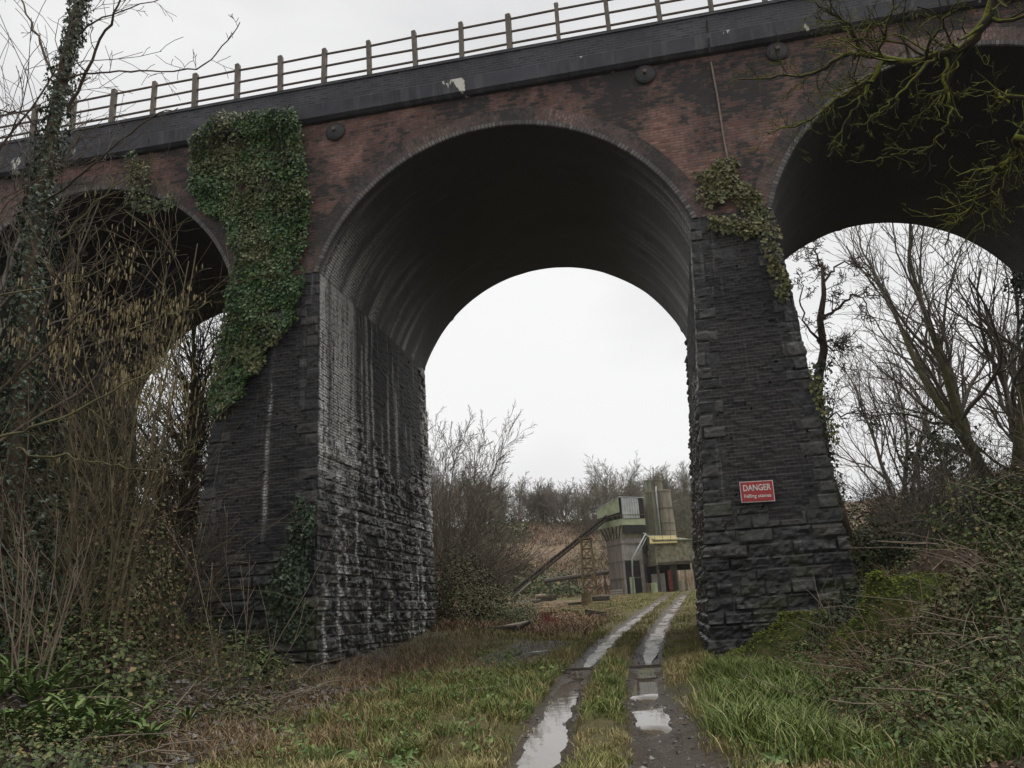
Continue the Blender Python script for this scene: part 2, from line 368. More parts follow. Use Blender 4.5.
def axis(lo, hi, step, far_lo, far_hi, g=1.12):
    a = list(np.arange(lo, hi + 1e-6, step)); s = step
    while a[-1] < far_hi: s *= g; a.append(a[-1] + s)
    s = step; b = [lo]
    while b[-1] > far_lo: s *= g; b.append(b[-1] - s)
    return np.array(b[:0:-1] + a)
gx = axis(-9, 6, 0.10, -420, 420); gy0 = axis(6, 27, 0.10, -60, 27.05, 1.10); gy = np.concatenate([gy0[gy0 < 27.01], np.arange(27.25, 71, .25), axis(71.5, 72, .5, 71.4, 620, 1.06)])
gy = np.unique(np.round(gy, 4))
GX, GY = np.meshgrid(gx, gy, indexing='ij'); GZ = ground(GX, GY)
dx = GX - pathx(GY)
mud = sst(0.44, 0.20, np.abs(np.abs(dx) - HG) + 0.16 * (fbm(GX * 2, GY * 2, 41, 3) - .5)) * sst(72, 64, GY)
mud = np.maximum(mud, 0.9 * sst(0.4, .7, dx) * sst(1.45, .95, dx + .5 * (fbm(GX * 2, GY * 2, 4) - .5)) * sst(14.5, 11.5, GY))
litter = np.clip(sst(-4.2, -6.0, GX + 2.2 * (fbm(GX * .6, GY * .6, 51) - .5)) * sst(24, 18, GY) + sst(1.3, 2.2, GX + 1.2 * (fbm(GX * .7, GY * .7, 52) - .5)) * sst(60, 40, GY) + sst(-9, -11, GX) * sst(70, 50, GY), 0, 1)
gravel = np.clip(sst(1.5, 0.6, np.hypot((GX + 3.75) / .75, (GY - 20.6) / 3.4) + 0.5 * (fbm(GX, GY, 61) - .5)), 0, 1)
gravel = np.maximum(gravel, sst(-6.6, -7.2, GX + .8 * (fbm(GX, GY, 62) - .5)) * sst(-8.2, -7.2, GX) * sst(15.5, 17, GY) * sst(27, 25, GY) * 0.35)
bracken = np.clip(sst(84, 98, GY) + 0.75 * sst(-2.8, -4.2, GX) * sst(27, 32, GY) * sst(-40, -30, GX) * sst(.42, .6, fbm(GX / 5, GY / 5, 71)), 0, 1)
me = npmesh('ground', np.stack([GX, GY, GZ], -1).reshape(-1, 3), gridfaces(len(gx), len(gy)), True,
            attrs=dict(mud=mud, litter=litter, gravel=gravel, bracken=bracken))
tag(link('ground', me, M['ground']), kind='structure')

# puddles lying in the two ruts
def puddle(s, y0, y1, hw, lift, name='puddle', mat='water'):
    ys = np.arange(y0, y1 + 0.01, 0.15); n = len(ys); us = np.linspace(-1, 1, 13)
    t = (ys - y0) / (y1 - y0); w = hw * (np.sqrt(np.clip(4 * t * (1 - t), 0, 1)) * .5 + .5 * np.minimum(1, 6 * np.minimum(t, 1 - t) + .05))
    P = np.stack([pathx(ys)[:, None] + s * HG + us[None] * w[:, None], np.repeat(ys[:, None], 13, 1), (0.04 * ys - lift)[:, None] - .16 * sst(.45, 0, np.minimum(ys - y0, y1 - ys)[:, None] + .55 * (vn(us[None] * 1.7 + y0, ys[:, None] * 1.5, 5) - .5) * sst(0, .3, np.minimum(ys - y0, y1 - ys)[:, None]))], -1)
    tag(link(name, npmesh(name, P.reshape(-1, 3), gridfaces(n, 13)[:, ::-1].copy(), True), M[mat]), kind='structure')
puddle(-1, 5.5, 17.2, 0.46, 0.074); puddle(-1, 17.0, 68, 0.46, 0.080, 'wet_track', 'wet')
puddle(1, 9.9, 12.4, 0.46, 0.074); puddle(1, 12.35, 17.6, .46, .072); puddle(1, 17.4, 68, 0.46, 0.080, 'wet_track', 'wet')

# ------------------------------------------------------------------ viaduct
YF, YB = 16.875, 25.505
ZS = 9.95
ARCH = [(-14.15, 4.5, 8.70), (-3.15, 4.672, 8.42), (7.3, 4.5, 8.62)]
def half(a): return math.sqrt(a[1] ** 2 - (ZS - a[2]) ** 2)
e = [(a[0] - half(a), a[0] + half(a)) for a in ARCH]
PIERS = [((-20.5, e[0][0]), (-21.1, -18.1)), ((e[0][1], e[1][0]), (-10.7, -7.48)), ((e[1][1], e[2][0]), (0.50, 3.43)), ((e[2][1], 13.5), (11.2, 14.1))]
ZLOW = 0.2
viaduct = thing('viaduct', 'tall soot-dark brick railway viaduct with three arches over the muddy track', 'viaduct', (-3.15, YF, 0.7))

def face_profile(u, z, L, kind, seed):
    """outward relief of a pier face: rock-faced stone courses, quoins and brick panels"""
    zw = z + 0.16 * (vn(z * 1.9, z * 0 + .5, seed + 21) - .5) + 0.025 * (vn(u * 1.1, z * 1.5, seed + 22) - .5); RH = 0.26
    row = np.floor(zw / RH); fz = (zw / RH - row) * RH
    ln = (0.34 if kind == 'side' else 0.5) + (0.42 if kind == 'side' else .6) * _h(row, row * 0 + 1, seed); off = 3 * _h(row, row * 0 + 2, seed)
    b = np.floor((u + off) / ln); fu = (u + off) - b * ln
    hv = _h(row, b, seed + 5)
    ed = np.minimum(np.minimum(fz, RH - fz), np.minimum(fu, ln - fu))
    q = np.where(np.mod(row, 2) == 0, 0.34, 0.58)
    if kind == 'front':
        zl = 3.2 + 0.3 * (np.floor(u / .7) % 2)
        st = (z < zl) | (u < q) | (u > L - q) | ((z > 8.3) & (z < 9.3) & (hv > .35))
    else:
        zl = 6.4 - .5 * sst(1.5, 4.5, u) + 0.9 * sst(5.5, 8, u) + 1.3 * (_h(np.floor(u / .55), row * 0 + 3, seed) - .5)
        st = (z < zl) | ((u < q) & (z < 6.8)) | (u > L - q * 1.3)
    st = st & ~((hv < 0.05) & (z > 2)); st = st.astype(float)
    pil = sst(0.0, 0.04, ed)
    rock = fbm(u * 5 + seed, z * 7, seed + 3, 4) - .5
    tl = (fu / ln - .5) * (_h(row, b, seed + 6) - .5) * .10 + (fz / RH - .5) * (_h(row, b, seed + 7) - .4) * .09
    d_st = pil * (0.025 + 0.07 * hv ** 1.5 + 0.155 * rock + tl + 0.06 * (np.abs(vn(u * 8, z * 10, seed + 4) - .5) - .25)) + 0.03 * (fbm(u * 1.5, z * 1.5, seed, 2) - .5)
    if kind == 'front': d_st = d_st * (.72 - .34 * sst(2.6, 3.6, z))
    else: d_st = d_st * (.45 + .55 * sst(.0, .55, u) * sst(L, L - .4, u))
    d_br = 0.05 * (fbm(u * 1.2, z * 1.2, seed + 9, 4) - .5) + 0.012 + .022 * (_h(np.floor(z / .072), np.floor(u / .225 + .5 * (np.floor(z / .072) % 2)), seed + 31) - .5) - 0.05 * (vn(u * 7, z * 12, seed + 2) > .96)
    return np.where(st > 0, d_st, d_br), st, hv, pil * st + (1 - st)

def make_pier(idx, fine):
    (xt0, xt1), (xb0, xb1) = PIERS[idx]
    dz = 0.036 if fine else 0.1; z = np.linspace(ZLOW - 0.6, ZS + 0.02, int((ZS - ZLOW + .62) / dz)); nz = len(z)
    t = (z - ZLOW) / (ZS - ZLOW)
    X0 = xb0 + (xt0 - xb0) * t; X1 = xb1 + (xt1 - xb1) * t; Y0 = YF - 0.22 * (1 - t); Y1 = YB + 0.22 * (1 - t)
    w = xb1 - xb0; dpt = YB - YF
    step = 0.036 if fine else 0.12
    nf = int(w / step); nd = int(dpt / (0.045 if fine else 0.15)); nb = int(w / 0.2)
    segs = [('front', nf, 0), ('side', nd, 1), ('back', nb, 2), ('side', nd, 3)]
    V = []; UV = []; ST = []; TN = []; EF = []; LO = []; JT = []; DR = []; cum = 0
    for kind, n, k in segs:
        s = np.arange(n) / n
        S, Z = np.meshgrid(s, z, indexing='ij'); A = lambda a: np.repeat(a[None], n, 0)
        if k == 0: L = w; P = (A(X0) + (A(X1) - A(X0)) * S, A(Y0)); N = (0, -1); prevN = (-1, 0); U = S * L
        if k == 1: L = dpt; P = (A(X1), A(Y0) + (A(Y1) - A(Y0)) * S); N = (1, 0); prevN = (0, -1); U = S * L
        if k == 2: L = w; P = (A(X1) + (A(X0) - A(X1)) * S, A(Y1)); N = (0, 1); prevN = (1, 0); U = S * L
        if k == 3: L = dpt; P = (A(X0), A(Y1) + (A(Y0) - A(Y1)) * S); N = (-1, 0); prevN = (0, 1); U = L - S * L
        d, st, hv, pl = face_profile(U, Z, L, 'front' if k in (0, 2) else 'side', 100 * idx + 7 * k)
        nx = np.full(S.shape, float(N[0])); ny = np.full(S.shape, float(N[1]))
        nx[0] = N[0] + prevN[0]; ny[0] = N[1] + prevN[1]
        fade = sst(ZS, ZS - 0.25, Z)
        V.append(np.stack([P[0] + nx * d * fade, P[1] + ny * d * fade, Z], -1)); UV.append(np.stack([cum + S * L, Z], -1))
        ST.append(st); TN.append(hv)
        ef = np.zeros_like(Z); DR.append(np.zeros_like(Z) + ((.42 + .5 * sst(5, 7, Z)) if (idx, k) in ((1, 1), (2, 3)) else .18))
        if idx == 1 and k == 1:
            ef = sst(4.6, 6.0, Z + .6 * vn(U * 2, Z, 9)) * np.maximum(sst(2.5, 1.9, U) * sst(.0, .12, U) * (1 - .75 * np.exp(-((U - .62) / .16) ** 2)), 0.75 * np.exp(-((U - 3.1) / .10) ** 2))
            ef = ef * (.35 + .9 * fbm(U * 3, Z * .7, 29, 3)); ef = np.maximum(ef, sst(9.4, 8, Z) * sst(3, 5, Z) * 0.6 * sst(7.7, 8.2, U))
            for uu, ww, z0_, z1_, am in ((2.7, .05, 4.8, 9.2, .9), (4.7, .06, 5.0, 9.0, .6), (7.3, .07, .8, 6.5, .9), (2.9, .06, .8, 3.0, .7), (5.9, .06, .8, 2.8, .8), (4.4, .06, 1.0, 3.2, .6), (3.5, .06, 4.2, 9.0, .8), (4.2, .05, 2.8, 7.4, .6), (5.4, .10, 5.6, 8.8, .7), (5.55, .05, 2, 6, .5), (2.2, .05, 2.2, 6.4, .8), (1.1, .07, .8, 5.2, .75), (1.5, .06, 1.6, 4.4, .7), (6.3, .08, .8, 3.6, .7), (6.9, .06, 1.0, 5.0, .7), (.35, .06, .6, 3.0, .5)):
                ef = np.maximum(ef, am * np.exp(-((U - uu - .10 * (vn(Z * .8, Z * 0 + uu, 31) - .5)) / (ww * 1.25)) ** 2) * sst(z0_, z0_ + .6, Z) * sst(z1_, z1_ - .6, Z) * (.4 + .9 * vn(Z * 2.5, Z * 0 + uu, 32)))
        if idx == 1 and k == 0: ef = .45 * np.exp(-((U - 1.75 - .06 * vn(Z, Z * 0, 3)) / .05) ** 2) * sst(3.4, 4.2, Z) * sst(9, 7, Z) * (.3 + vn(Z * 3, Z * 0, 34))
        if idx == 2 and k == 3: ef = 0.8 * sst(9.9, 9.2, Z) * sst(5.5, 7.5, Z) * sst(1.2, .2, U)
        EF.append(ef); JT.append(pl); LO.append(sst(5.5, 1.0, Z) * (1.0 if k == 0 else .6) + 0 * Z); cum += L
    V = np.concatenate(V).reshape(-1, 3); n = sum(s[1] for s in segs)
    F = gridfaces(n, nz, True)
    top = (np.arange(n) * nz + nz - 1)[None]
    me = npmesh('pier', V, F, False, np.concatenate(UV).reshape(-1, 2),
                dict(stone=np.concatenate(ST), tone=np.concatenate(TN), eff=np.concatenate(EF), low=np.concatenate(LO), face=np.concatenate(JT), drip=np.concatenate(DR)))
    return link('pier', me, M['pier'], viaduct, True)
for i in range(4): make_pier(i, i in (1, 2))

RT = 0.46
for ai, a in enumerate(ARCH):
    xc, rad, zc = a
    th0 = math.asin((ZS - zc) / rad); th = np.linspace(math.pi - th0, th0, 97)
    yv = np.linspace(YF, YB, 60)
    th_v = th.copy(); T, Yg = np.meshgrid(th, yv, indexing='ij')
    S = rad * (math.pi - T)
    dr = 0.05 * (fbm(S * .9, Yg * .9, 7 + ai, 4) - .5) * sst(YF, YF + .3, Yg) - 0.03 * (vn(S * 5, Yg * 4, 3) > .93)
    V = np.stack([xc + (rad + dr) * np.cos(T), Yg, zc + (rad + dr) * np.sin(T)], -1).reshape(-1, 3)
    sym = np.minimum(S - S.min(), S.max() - S); eff = 0.62 * sst(4.6, .8, sym + 3.0 * fbm(Yg * 1.1, S * .2, 18, 3)) * sst(.50, .66, fbm(Yg * 3.4, S * .14, 17, 4)) * (1 if ai == 1 else .3)
    if ai == 1: eff = np.maximum(eff, .8 * sst(2.6, .0, S - S.min() + 1.4 * vn(Yg * 2.2, Yg * 0, 20)) * sst(YF + 2.6, YF + 1.6, Yg) * sst(YF + .05, YF + .2, Yg) * (.25 + .9 * fbm(Yg * 4, S * .5, 27, 3)))
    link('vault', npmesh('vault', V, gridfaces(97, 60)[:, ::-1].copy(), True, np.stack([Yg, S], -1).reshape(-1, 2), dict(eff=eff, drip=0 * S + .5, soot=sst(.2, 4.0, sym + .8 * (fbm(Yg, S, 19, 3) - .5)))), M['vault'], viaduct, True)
    # face ring of headers standing a little proud, with a worn inner edge; on both faces
    for yf, sg in ((YF, -1), (YB, 1)):
        for nm, prof, mm in (('arch_edge', [(rad, 0.0), (rad + .02, -.035), (rad + .115, -.045), (rad + .125, -.02)], 'edge'), ('arch_ring', [(rad + .122, -.02), (rad + RT, -.02), (rad + RT, 0.0)], 'ring')):
            vv = []; uu = []
            for r_, o_ in prof:
                th0r = math.asin((ZS - zc) / r_); th = np.linspace(math.pi - th0r, th0r, 97)
                vv.append(np.stack([xc + r_ * np.cos(th), np.full(97, yf - o_ if sg > 0 else yf + o_), zc + r_ * np.sin(th)], -1))
                uu.append(np.stack([np.full(97, r_ - rad + .02), rad * (math.pi - th)], -1))
            F = gridfaces(len(prof), 97)
            if sg > 0: F = F[:, ::-1].copy()
            link(nm, npmesh(nm, np.concatenate(vv), F, False, np.concatenate(uu)), M[mm], viaduct, True)

ZC = 14.02
def spandrel(yf, sg):
    xs = set(np.round(np.arange(-20.5, 13.5, 0.12), 3))
    for a in ARCH:
        rr = a[1] + RT - .02; h = math.sqrt(rr ** 2 - (ZS - a[2]) ** 2)
        for k in np.linspace(0, math.pi, 70): xs.add(round(a[0] + h * math.cos(k), 4))
    xs = np.array(sorted(xs)); zb = np.full(len(xs), ZS)
    for a in ARCH:
        rr = a[1] + RT - .02; q = rr ** 2 - (xs - a[0]) ** 2
        zb = np.where(q > 0, np.maximum(zb, a[2] + np.sqrt(np.maximum(q, 0))), zb)
    n = 30; t = np.linspace(0, 1, n)
    X = np.repeat(xs[:, None], n, 1); Z = zb[:, None] + (ZC + .06 - zb[:, None]) * t[None]
    Y = yf + sg * (0.02 * (fbm(X * .8, Z * .8, 77, 4) - .5) - .008)
    F = gridfaces(len(xs), n)
    if sg > 0: F = F[:, ::-1].copy()
    link('spandrel_wall', npmesh('spandrel_wall', np.stack([X, Y, Z], -1).reshape(-1, 3), F, True, np.stack([X, Z], -1).reshape(-1, 2)), M['spandrel'], viaduct, True)
spandrel(YF, -1); spandrel(YB, 1)

def extrude_x(name, prof, mat, x0=-20.6, x1=13.6, n=230, wob=0.0):
    xs = np.linspace(x0, x1, n); vv = []; uu = []; acc = 0
    prof = prof + [prof[0]]
    for i, (y, z) in enumerate(prof):
        if i: acc += math.hypot(y - prof[i - 1][0], z - prof[i - 1][1])
        wv = wob * (fbm(xs * 1.3, xs * 0 + z * 3, 5, 3) - .5) if i % (len(prof) - 1) else wob * (fbm(xs * 1.3, xs * 0 + prof[0][1] * 3, 5, 3) - .5)
        vv.append(np.stack([xs, y + wv, z + wv * .6], -1)); uu.append(np.stack([xs, np.full(n, z)], -1))
    V = np.concatenate(vv); k = len(prof)
    cap0 = np.array([[i * n for i in range(k - 1)]]); cap1 = np.array([[i * n + n - 1 for i in range(k - 2, -1, -1)]])
    me = npmesh(name, V, [gridfaces(k, n), cap0, cap1], False, np.concatenate(uu))
    return link(name, me, mat, viaduct, True)
extrude_x('cornice', [(YF + .05, 14.05), (YF - .10, 14.06), (YF - .19, 14.13), (YF - .20, 14.50), (YF - .10, 14.58), (YF + .05, 14.58)], M['cornice'], wob=.018)
extrude_x('parapet', [(YF + .40, 14.45), (YF - .045, 14.585), (YF - .05, 15.10), (YF - .08, 15.11), (YF - .08, 15.19), (YF + .42, 15.19)], M['parapet'], wob=.015)
extrude_x('parapet', [(YB - .40, 14.2), (YB - .42, 15.19), (YB + .08, 15.19), (YB + .05, 14.1)], M['parapet'], wob=.015)
extrude_x('deck', [(YF + .45, 14.0), (YF + .45, 14.5), (YB - .45, 14.5), (YB - .45, 14.0)], M['vault'])
# tie plates on the spandrels, with their bolts
for (x, z) in ((-7.13, 13.72), (0.64, 13.82), (3.66, 13.82), (-17.6, 13.75)):
    b = MB(); b.lathe((0, 0, 0), [(0.24, 0), (0.255, .03), (0.235, .06), (0.16, .085), (0.07, .105)], 24)
    p = b.build('tie_plate', M['iron'], viaduct, True); p.location = Vector((x, YF - .005, z)) - viaduct.location; p.rotation_euler = (R(90), 0, 0)
    q = MB(); q.lathe((0, 0, 0.10), [(0.05, 0), (0.05, .07), (0.03, .08)], 6); q.build('bolt', M['rail'], p)
b = MB(); b.tube([at(706.6, 20, YF - .10), at(708.3, 36, YF - .09)], .022, 5); b.build('joint_seam', M['dark_void'], viaduct, world=True)
b = MB(); b.tube([at(708.6, 38, YF - .205), at(709.8, 53, YF - .205)], .022, 5); b.build('joint_seam', M['dark_void'], viaduct, world=True)
b = MB(); b.tube([at(711, 62, YF - .02), at(718, 100, YF - .03), at(724, 140, YF - .02), at(727, 155, YF - .04), at(731, 180, YF - .03)], .022, 5)
b.build('joint_filler', M['seam'], viaduct, world=True)  # thin tube drawn for the pale filler line of a vertical joint

# fence on the parapet
fence = thing('parapet_fence', 'long brown three-rail fence on the viaduct parapet', 'fence', (-3.15, YF - .01, 15.19))
rng = random.Random(5)
for i in range(-5, 22):
    x = -13.57 + 1.226 * i; b = MB(); tl_ = rng.uniform(-.022, .022); hh_ = rng.uniform(-.03, .03); b.box((x, YF - .01, 15.19 + .53 + hh_ / 2), (rng.uniform(.10, .13), .12, 1.06 + hh_), rz=rng.uniform(-.12, .12), ry=tl_); b.box((x + tl_ * .53, YF - .01, 16.27 + hh_), (.115, .12, .05), taper=.45)
    o = b.build('post', M['post'], fence, world=True)
for z in (16.10, 15.73, 15.37):
    b = MB(); b.tube([(-13.57 + 1.226 * i, YF - .01, z + rng.uniform(-.015, .015)) for i in range(-6, 23)], .032, 6); b.build('rail', M['rail'], fence, world=True)

# danger sign
sgn = thing('danger_sign', 'red danger sign with white lettering fixed to the right pier', 'sign', at(757, 491, YF - .30))
A_, B_, C_, D_ = (at(*q, YF - .30) for q in ((739.2, 482), (772.5, 480), (775.3, 501), (741.5, 503)))
cx = (A_ + B_ + C_ + D_) / 4; ux = (B_ - A_ + C_ - D_) / 2; uz = (A_ - D_ + B_ - C_) / 2; W_, H_ = np.linalg.norm(ux), np.linalg.norm(uz)
sgn.location = cx; tilt = math.atan2(ux[2], ux[0]); sgn.rotation_euler = (0, -tilt, 0)
def flatmat(n, c, r=.5):
    k = NT(n, r, .35); g_ = k.ramp(k.noise(k.coord('Object', (1, 1, .5)), 14, 6, .7), [(0.38, 1.0), (.62, 0.0)])
    return k.color(k.mix(k.math('MULTIPLY', g_, .45), c, (.09, .06, .05)))
M['sign_red'] = flatmat('sign_red', (0.44, 0.030, 0.036)); M['sign_white'] = flatmat('sign_white', (0.75, 0.72, 0.70))
b = MB(); b.box((0, 0, 0), (W_, .012, H_)); b.build('border', M['sign_white'], sgn)
b = MB(); b.box((0, -.009, 0), (W_ - .03, .010, H_ - .03)); b.build('panel', M['sign_red'], sgn)
for x in (-W_ * .4, W_ * .4):
    for z in (-H_ * .35, H_ * .35): b = MB(); b.box((x, .05, z), (.02, .10, .02)); b.build('fixing', M['iron'], sgn)
def text(s, size, x, z, width, name):
    c = bpy.data.curves.new(name, 'FONT'); c.body = s; c.size = size; c.extrude = .002; c.align_x = 'CENTER'; c.align_y = 'CENTER'; c.offset = size * .022
    o = bpy.data.objects.new(name, c); COL.objects.link(o); bpy.context.view_layer.update()
    me = bpy.data.meshes.new_from_object(o.evaluated_get(bpy.context.evaluated_depsgraph_get())); bpy.data.objects.remove(o)
    xs = [v.co.x for v in me.vertices]; k = width / (max(xs) - min(xs))
    for v in me.vertices: v.co.x *= k
    p = link(name, me, M['sign_white'], sgn); p.rotation_euler = (R(90), 0, 0); p.location = (x, -.0165, z)
text('DANGER', H_ * .40, 0, H_ * .17, W_ * .83, 'lettering'); text('Falling stones', H_ * .23, 0, -H_ * .21, W_ * .80, 'lettering')
#@@VEG
# ------------------------------------------------------------------ vegetation tools
def unit(v): return v / np.maximum(np.linalg.norm(v, axis=-1, keepdims=True), 1e-9)

def leaf_mesh(name, P, N, size, rs, wide=.45, droop=.3, smooth=False):
    n = len(P); P = np.asarray(P, float); N = unit(np.asarray(N, float) + rs.normal(0, .38, (n, 3)))
    d = rs.normal(0, 1, (n, 3)); d[:, 2] -= droop * 3
    t = unit(d - N * np.sum(d * N, 1, keepdims=True)); b = np.cross(N, t)
    s = (np.asarray(size) * np.ones(n) * rs.uniform(.45, 1.1, n) * (1 + .5 * (rs.uniform(0, 1, n) > .9)))[:, None]
    V = np.stack([P, P + t * s * .42 + b * s * wide + N * s * .10, P + t * s - N * s * .10, P + t * s * .42 - b * s * wide + N * s * .10], 1).reshape(-1, 3)
    i = np.arange(n)[:, None] * 4
    return npmesh(name, V, np.concatenate([i + [0, 1, 2], i + [0, 2, 3]], 0)[np.argsort(np.tile(np.arange(n), 2), kind='stable')])

def blade_mesh(name, P, h, w, lean, rs):
    n = len(P); a = rs.uniform(0, 2 * math.pi, n); D = np.stack([np.cos(a), np.sin(a), 0 * a], 1)
    a2 = a + rs.uniform(.8, 2.3, n); S = np.stack([np.cos(a2), np.sin(a2), 0 * a], 1) * (w * .5)[:, None]
    ln = (lean * h)[:, None]; up = np.array([0, 0, 1.0]) * h[:, None]
    P = np.asarray(P, float); q = rs.uniform(.75, 1.0, n)[:, None]
    V = np.stack([P - S, P + S, P + up * .55 + D * ln * .35 - S * .8, P + up * .55 + D * ln * .35 + S * .8, P + up * .95 * q + D * ln], 1).reshape(-1, 3)
    i = np.arange(n)[:, None] * 5
    return npmesh(name, V, [i + [0, 1, 3, 2], i + [2, 3, 4]])

def scatter(n, x0, x1, y0, y1, rs, keep=None, power=1.0):
    x = rs.uniform(x0, x1, n); y = y0 + (y1 - y0) * rs.uniform(0, 1, n) ** power
    if keep is not None:
        k = rs.uniform(0, 1, n) < keep(x, y); x, y = x[k], y[k]
    return np.stack([x, y, ground(x, y) - .01], 1)

def rvec(rng): return Vector((rng.gauss(0, 1), rng.gauss(0, 1), rng.gauss(0, 1)))

def grow(mb, p, d, L, r, lev, rng, S, tips=None):
    n = max(3, int(L / S['seg'])); n = min(n, 9)
    p = Vector(p); d = Vector(d).normalized(); pts = [p.copy()]; dirs = [d.copy()]
    for i in range(n):
        d = (d + rvec(rng) * S['wander'] * (1.3 if lev < S['lev'] else .7) + Vector((0, 0, S['trop']))).normalized()
        p = p + d * (L / n); pts.append(p.copy()); dirs.append(d.copy())
    end = S['min'] if lev == 0 else r * S.get('tip', .35)
    rad = [max(S['min'], r + (end - r) * i / n) for i in range(n + 1)]
    mb.tube(pts, rad, 7 if r > .08 else 5 if r > .03 else 3, cap=False)
    if tips is not None and lev <= 1: tips.extend(pts[1:])
    if lev == 0: return
    nc = S['kids'][S['lev'] - lev]
    nc = max(1, int(nc * rng.uniform(.75, 1.25)))
    az = rng.uniform(0, 6.28)
    for k in range(nc):
        t = S['t0'] + (1 - S['t0']) * (k + rng.random()) / nc
        i = min(n - 1, int(t * n)); f = t * n - i; f = min(1, f)
        q = pts[i].lerp(pts[i + 1], f); dd = dirs[i + 1]
        az += 2.4 + rng.uniform(-.5, .5); a = dd.orthogonal().normalized(); bb = dd.cross(a)
        an = rng.uniform(*S['ang'])
        nd = dd * math.cos(an) + (a * math.cos(az) + bb * math.sin(az)) * math.sin(an)
        cl = L * S['ratio'] * (1 - .45 * t) * rng.uniform(.7, 1.25)
        grow(mb, q, nd, cl, max(S['min'], rad[i] * rng.uniform(.45, .7)), lev - 1, rng, S, tips)

def limb(mb, pts, r0, r1, rng, S, kids, klen, lev, tips=None, rough=.02):
    """a limb along measured points, with its own side twigs"""
    pts = [Vector(p) for p in pts]; fine = []
    for i in range(len(pts) - 1):
        p0 = pts[max(i - 1, 0)]; p1 = pts[i]; p2 = pts[i + 1]; p3 = pts[min(i + 2, len(pts) - 1)]
        for k in range(4):
            t = k / 4
            fine.append(.5 * ((2 * p1) + (p2 - p0) * t + (2 * p0 - 5 * p1 + 4 * p2 - p3) * t * t + (3 * p1 - p0 - 3 * p2 + p3) * t ** 3) + rvec(rng) * rough)
    fine.append(pts[-1]); m = len(fine)
    rad = [r0 + (r1 - r0) * i / (m - 1) for i in range(m)]
    rad = [q * rng.uniform(.9, 1.12) for q in rad]
    mb.tube(fine, rad, 8 if r0 > .04 else 5, cap=False)
    for k in range(kids):
        t = (k + rng.random()) / kids; i = min(m - 2, int((.08 + .92 * t) * (m - 1)))
        d = (fine[i + 1] - fine[i]).normalized(); q = rvec(rng); q = (q - d * q.dot(d)).normalized()
        an = rng.uniform(.5, 1.2)
        grow(mb, fine[i], d * math.cos(an) + q * math.sin(an), klen * rng.uniform(.5, 1.3) * (1 - .4 * t), max(S['min'], rad[i] * .45), lev, rng, S, tips)
    return fine

M['twig_far'] = simple('far_twigs', (0.15, 0.125, 0.10), (0.22, 0.185, 0.15), 2, .95, .1, 0)
TREE = dict(seg=.5, wander=.12, trop=.05, kids=[9, 7, 5, 4], ratio=.62, ang=(.35, .85), t0=.25, min=.007, lev=3)
OAK = dict(seg=.16, wander=.30, trop=-.02, kids=[6, 5, 4], ratio=.62, ang=(.5, 1.2), t0=.15, min=.0045, lev=2, tip=.4)
SHRUB = dict(seg=.4, wander=.10, trop=.03, kids=[9, 6, 4], ratio=.5, ang=(.3, .8), t0=.2, min=.0042, lev=2)
FAR = dict(seg=.8, wander=.10, trop=.08, kids=[9, 6, 4], ratio=.55, ang=(.3, .75), t0=.18, min=.016, lev=3)

def bare_tree(name, label, loc, H, r, seed, mat, S=TREE, stems=1, spread=.2, group=None, lean=(0, 0), lev=None, cmat=None):
    rng = random.Random(seed); S = dict(S); S['lev'] = lev or S['lev']
    z = float(ground(loc[0], loc[1])) - .15
    t = thing(name, label, 'tree', (loc[0], loc[1], z), 0, group)
    tr = MB(); cr = MB()
    for s in range(stems):
        a = 6.28 * s / stems + rng.random(); d = Vector((math.cos(a) * spread * (stems > 1) + lean[0], math.sin(a) * spread * (stems > 1) + lean[1], 1)).normalized()
        p = Vector((math.cos(a), math.sin(a), 0)) * (r * .9 if stems > 1 else 0); n = 8; pts = [p]; h = H * rng.uniform(.55, .75)
        for i in range(n):
            d = (d + rvec(rng) * S['wander'] * .5 + Vector((0, 0, .03))).normalized(); p = p + d * h / n; pts.append(p)
        rad = [r * (1.25 if i == 0 else 1 - .68 * i / n) for i in range(n + 1)]
        tr.tube(pts, rad, 8, cap=False)
        nk = S['kids'][0] + 3
        for k in range(nk):
            f = .25 + .75 * (k + rng.random()) / nk; i = min(n - 1, int(f * n)); dd = (pts[i + 1] - pts[i]).normalized()
            q = rvec(rng); q = (q - dd * q.dot(dd)).normalized(); an = rng.uniform(*S['ang']) * (1.25 - .7 * f)
            grow(cr, pts[i], dd * math.cos(an) + q * math.sin(an), H * .42 * (1.15 - .5 * f) * rng.uniform(.75, 1.2), rad[i] * .5, S['lev'] - 1, rng, S)
        grow(cr, pts[-1], dd, H * .35, rad[-1], S['lev'] - 1, rng, S)
    tr.build('trunk', mat, t, True); cr.build('crown', cmat or mat, t, True)
    return t

def bare_shrub(name, label, loc, H, n, seed, mat, spread=.45, S=SHRUB, group=None, r=.018, cat='shrub'):
    rng = random.Random(seed); z = float(ground(loc[0], loc[1])) - .1
    t = thing(name, label, cat, (loc[0], loc[1], z), 0, group); b = MB(); tips = []
    for s in range(n):
        a = rng.uniform(0, 6.28); k = spread * rng.uniform(.2, 1.2)
        d = Vector((math.cos(a) * k, math.sin(a) * k, 1)); p = Vector((math.cos(a), math.sin(a), 0)) * rng.uniform(0, .08 * H)
        grow(b, p, d, H * rng.uniform(.6, 1.0), r * rng.uniform(.7, 1.3), S['lev'], rng, S, tips)
    b.build('stems', mat, t, True)
    return t, tips

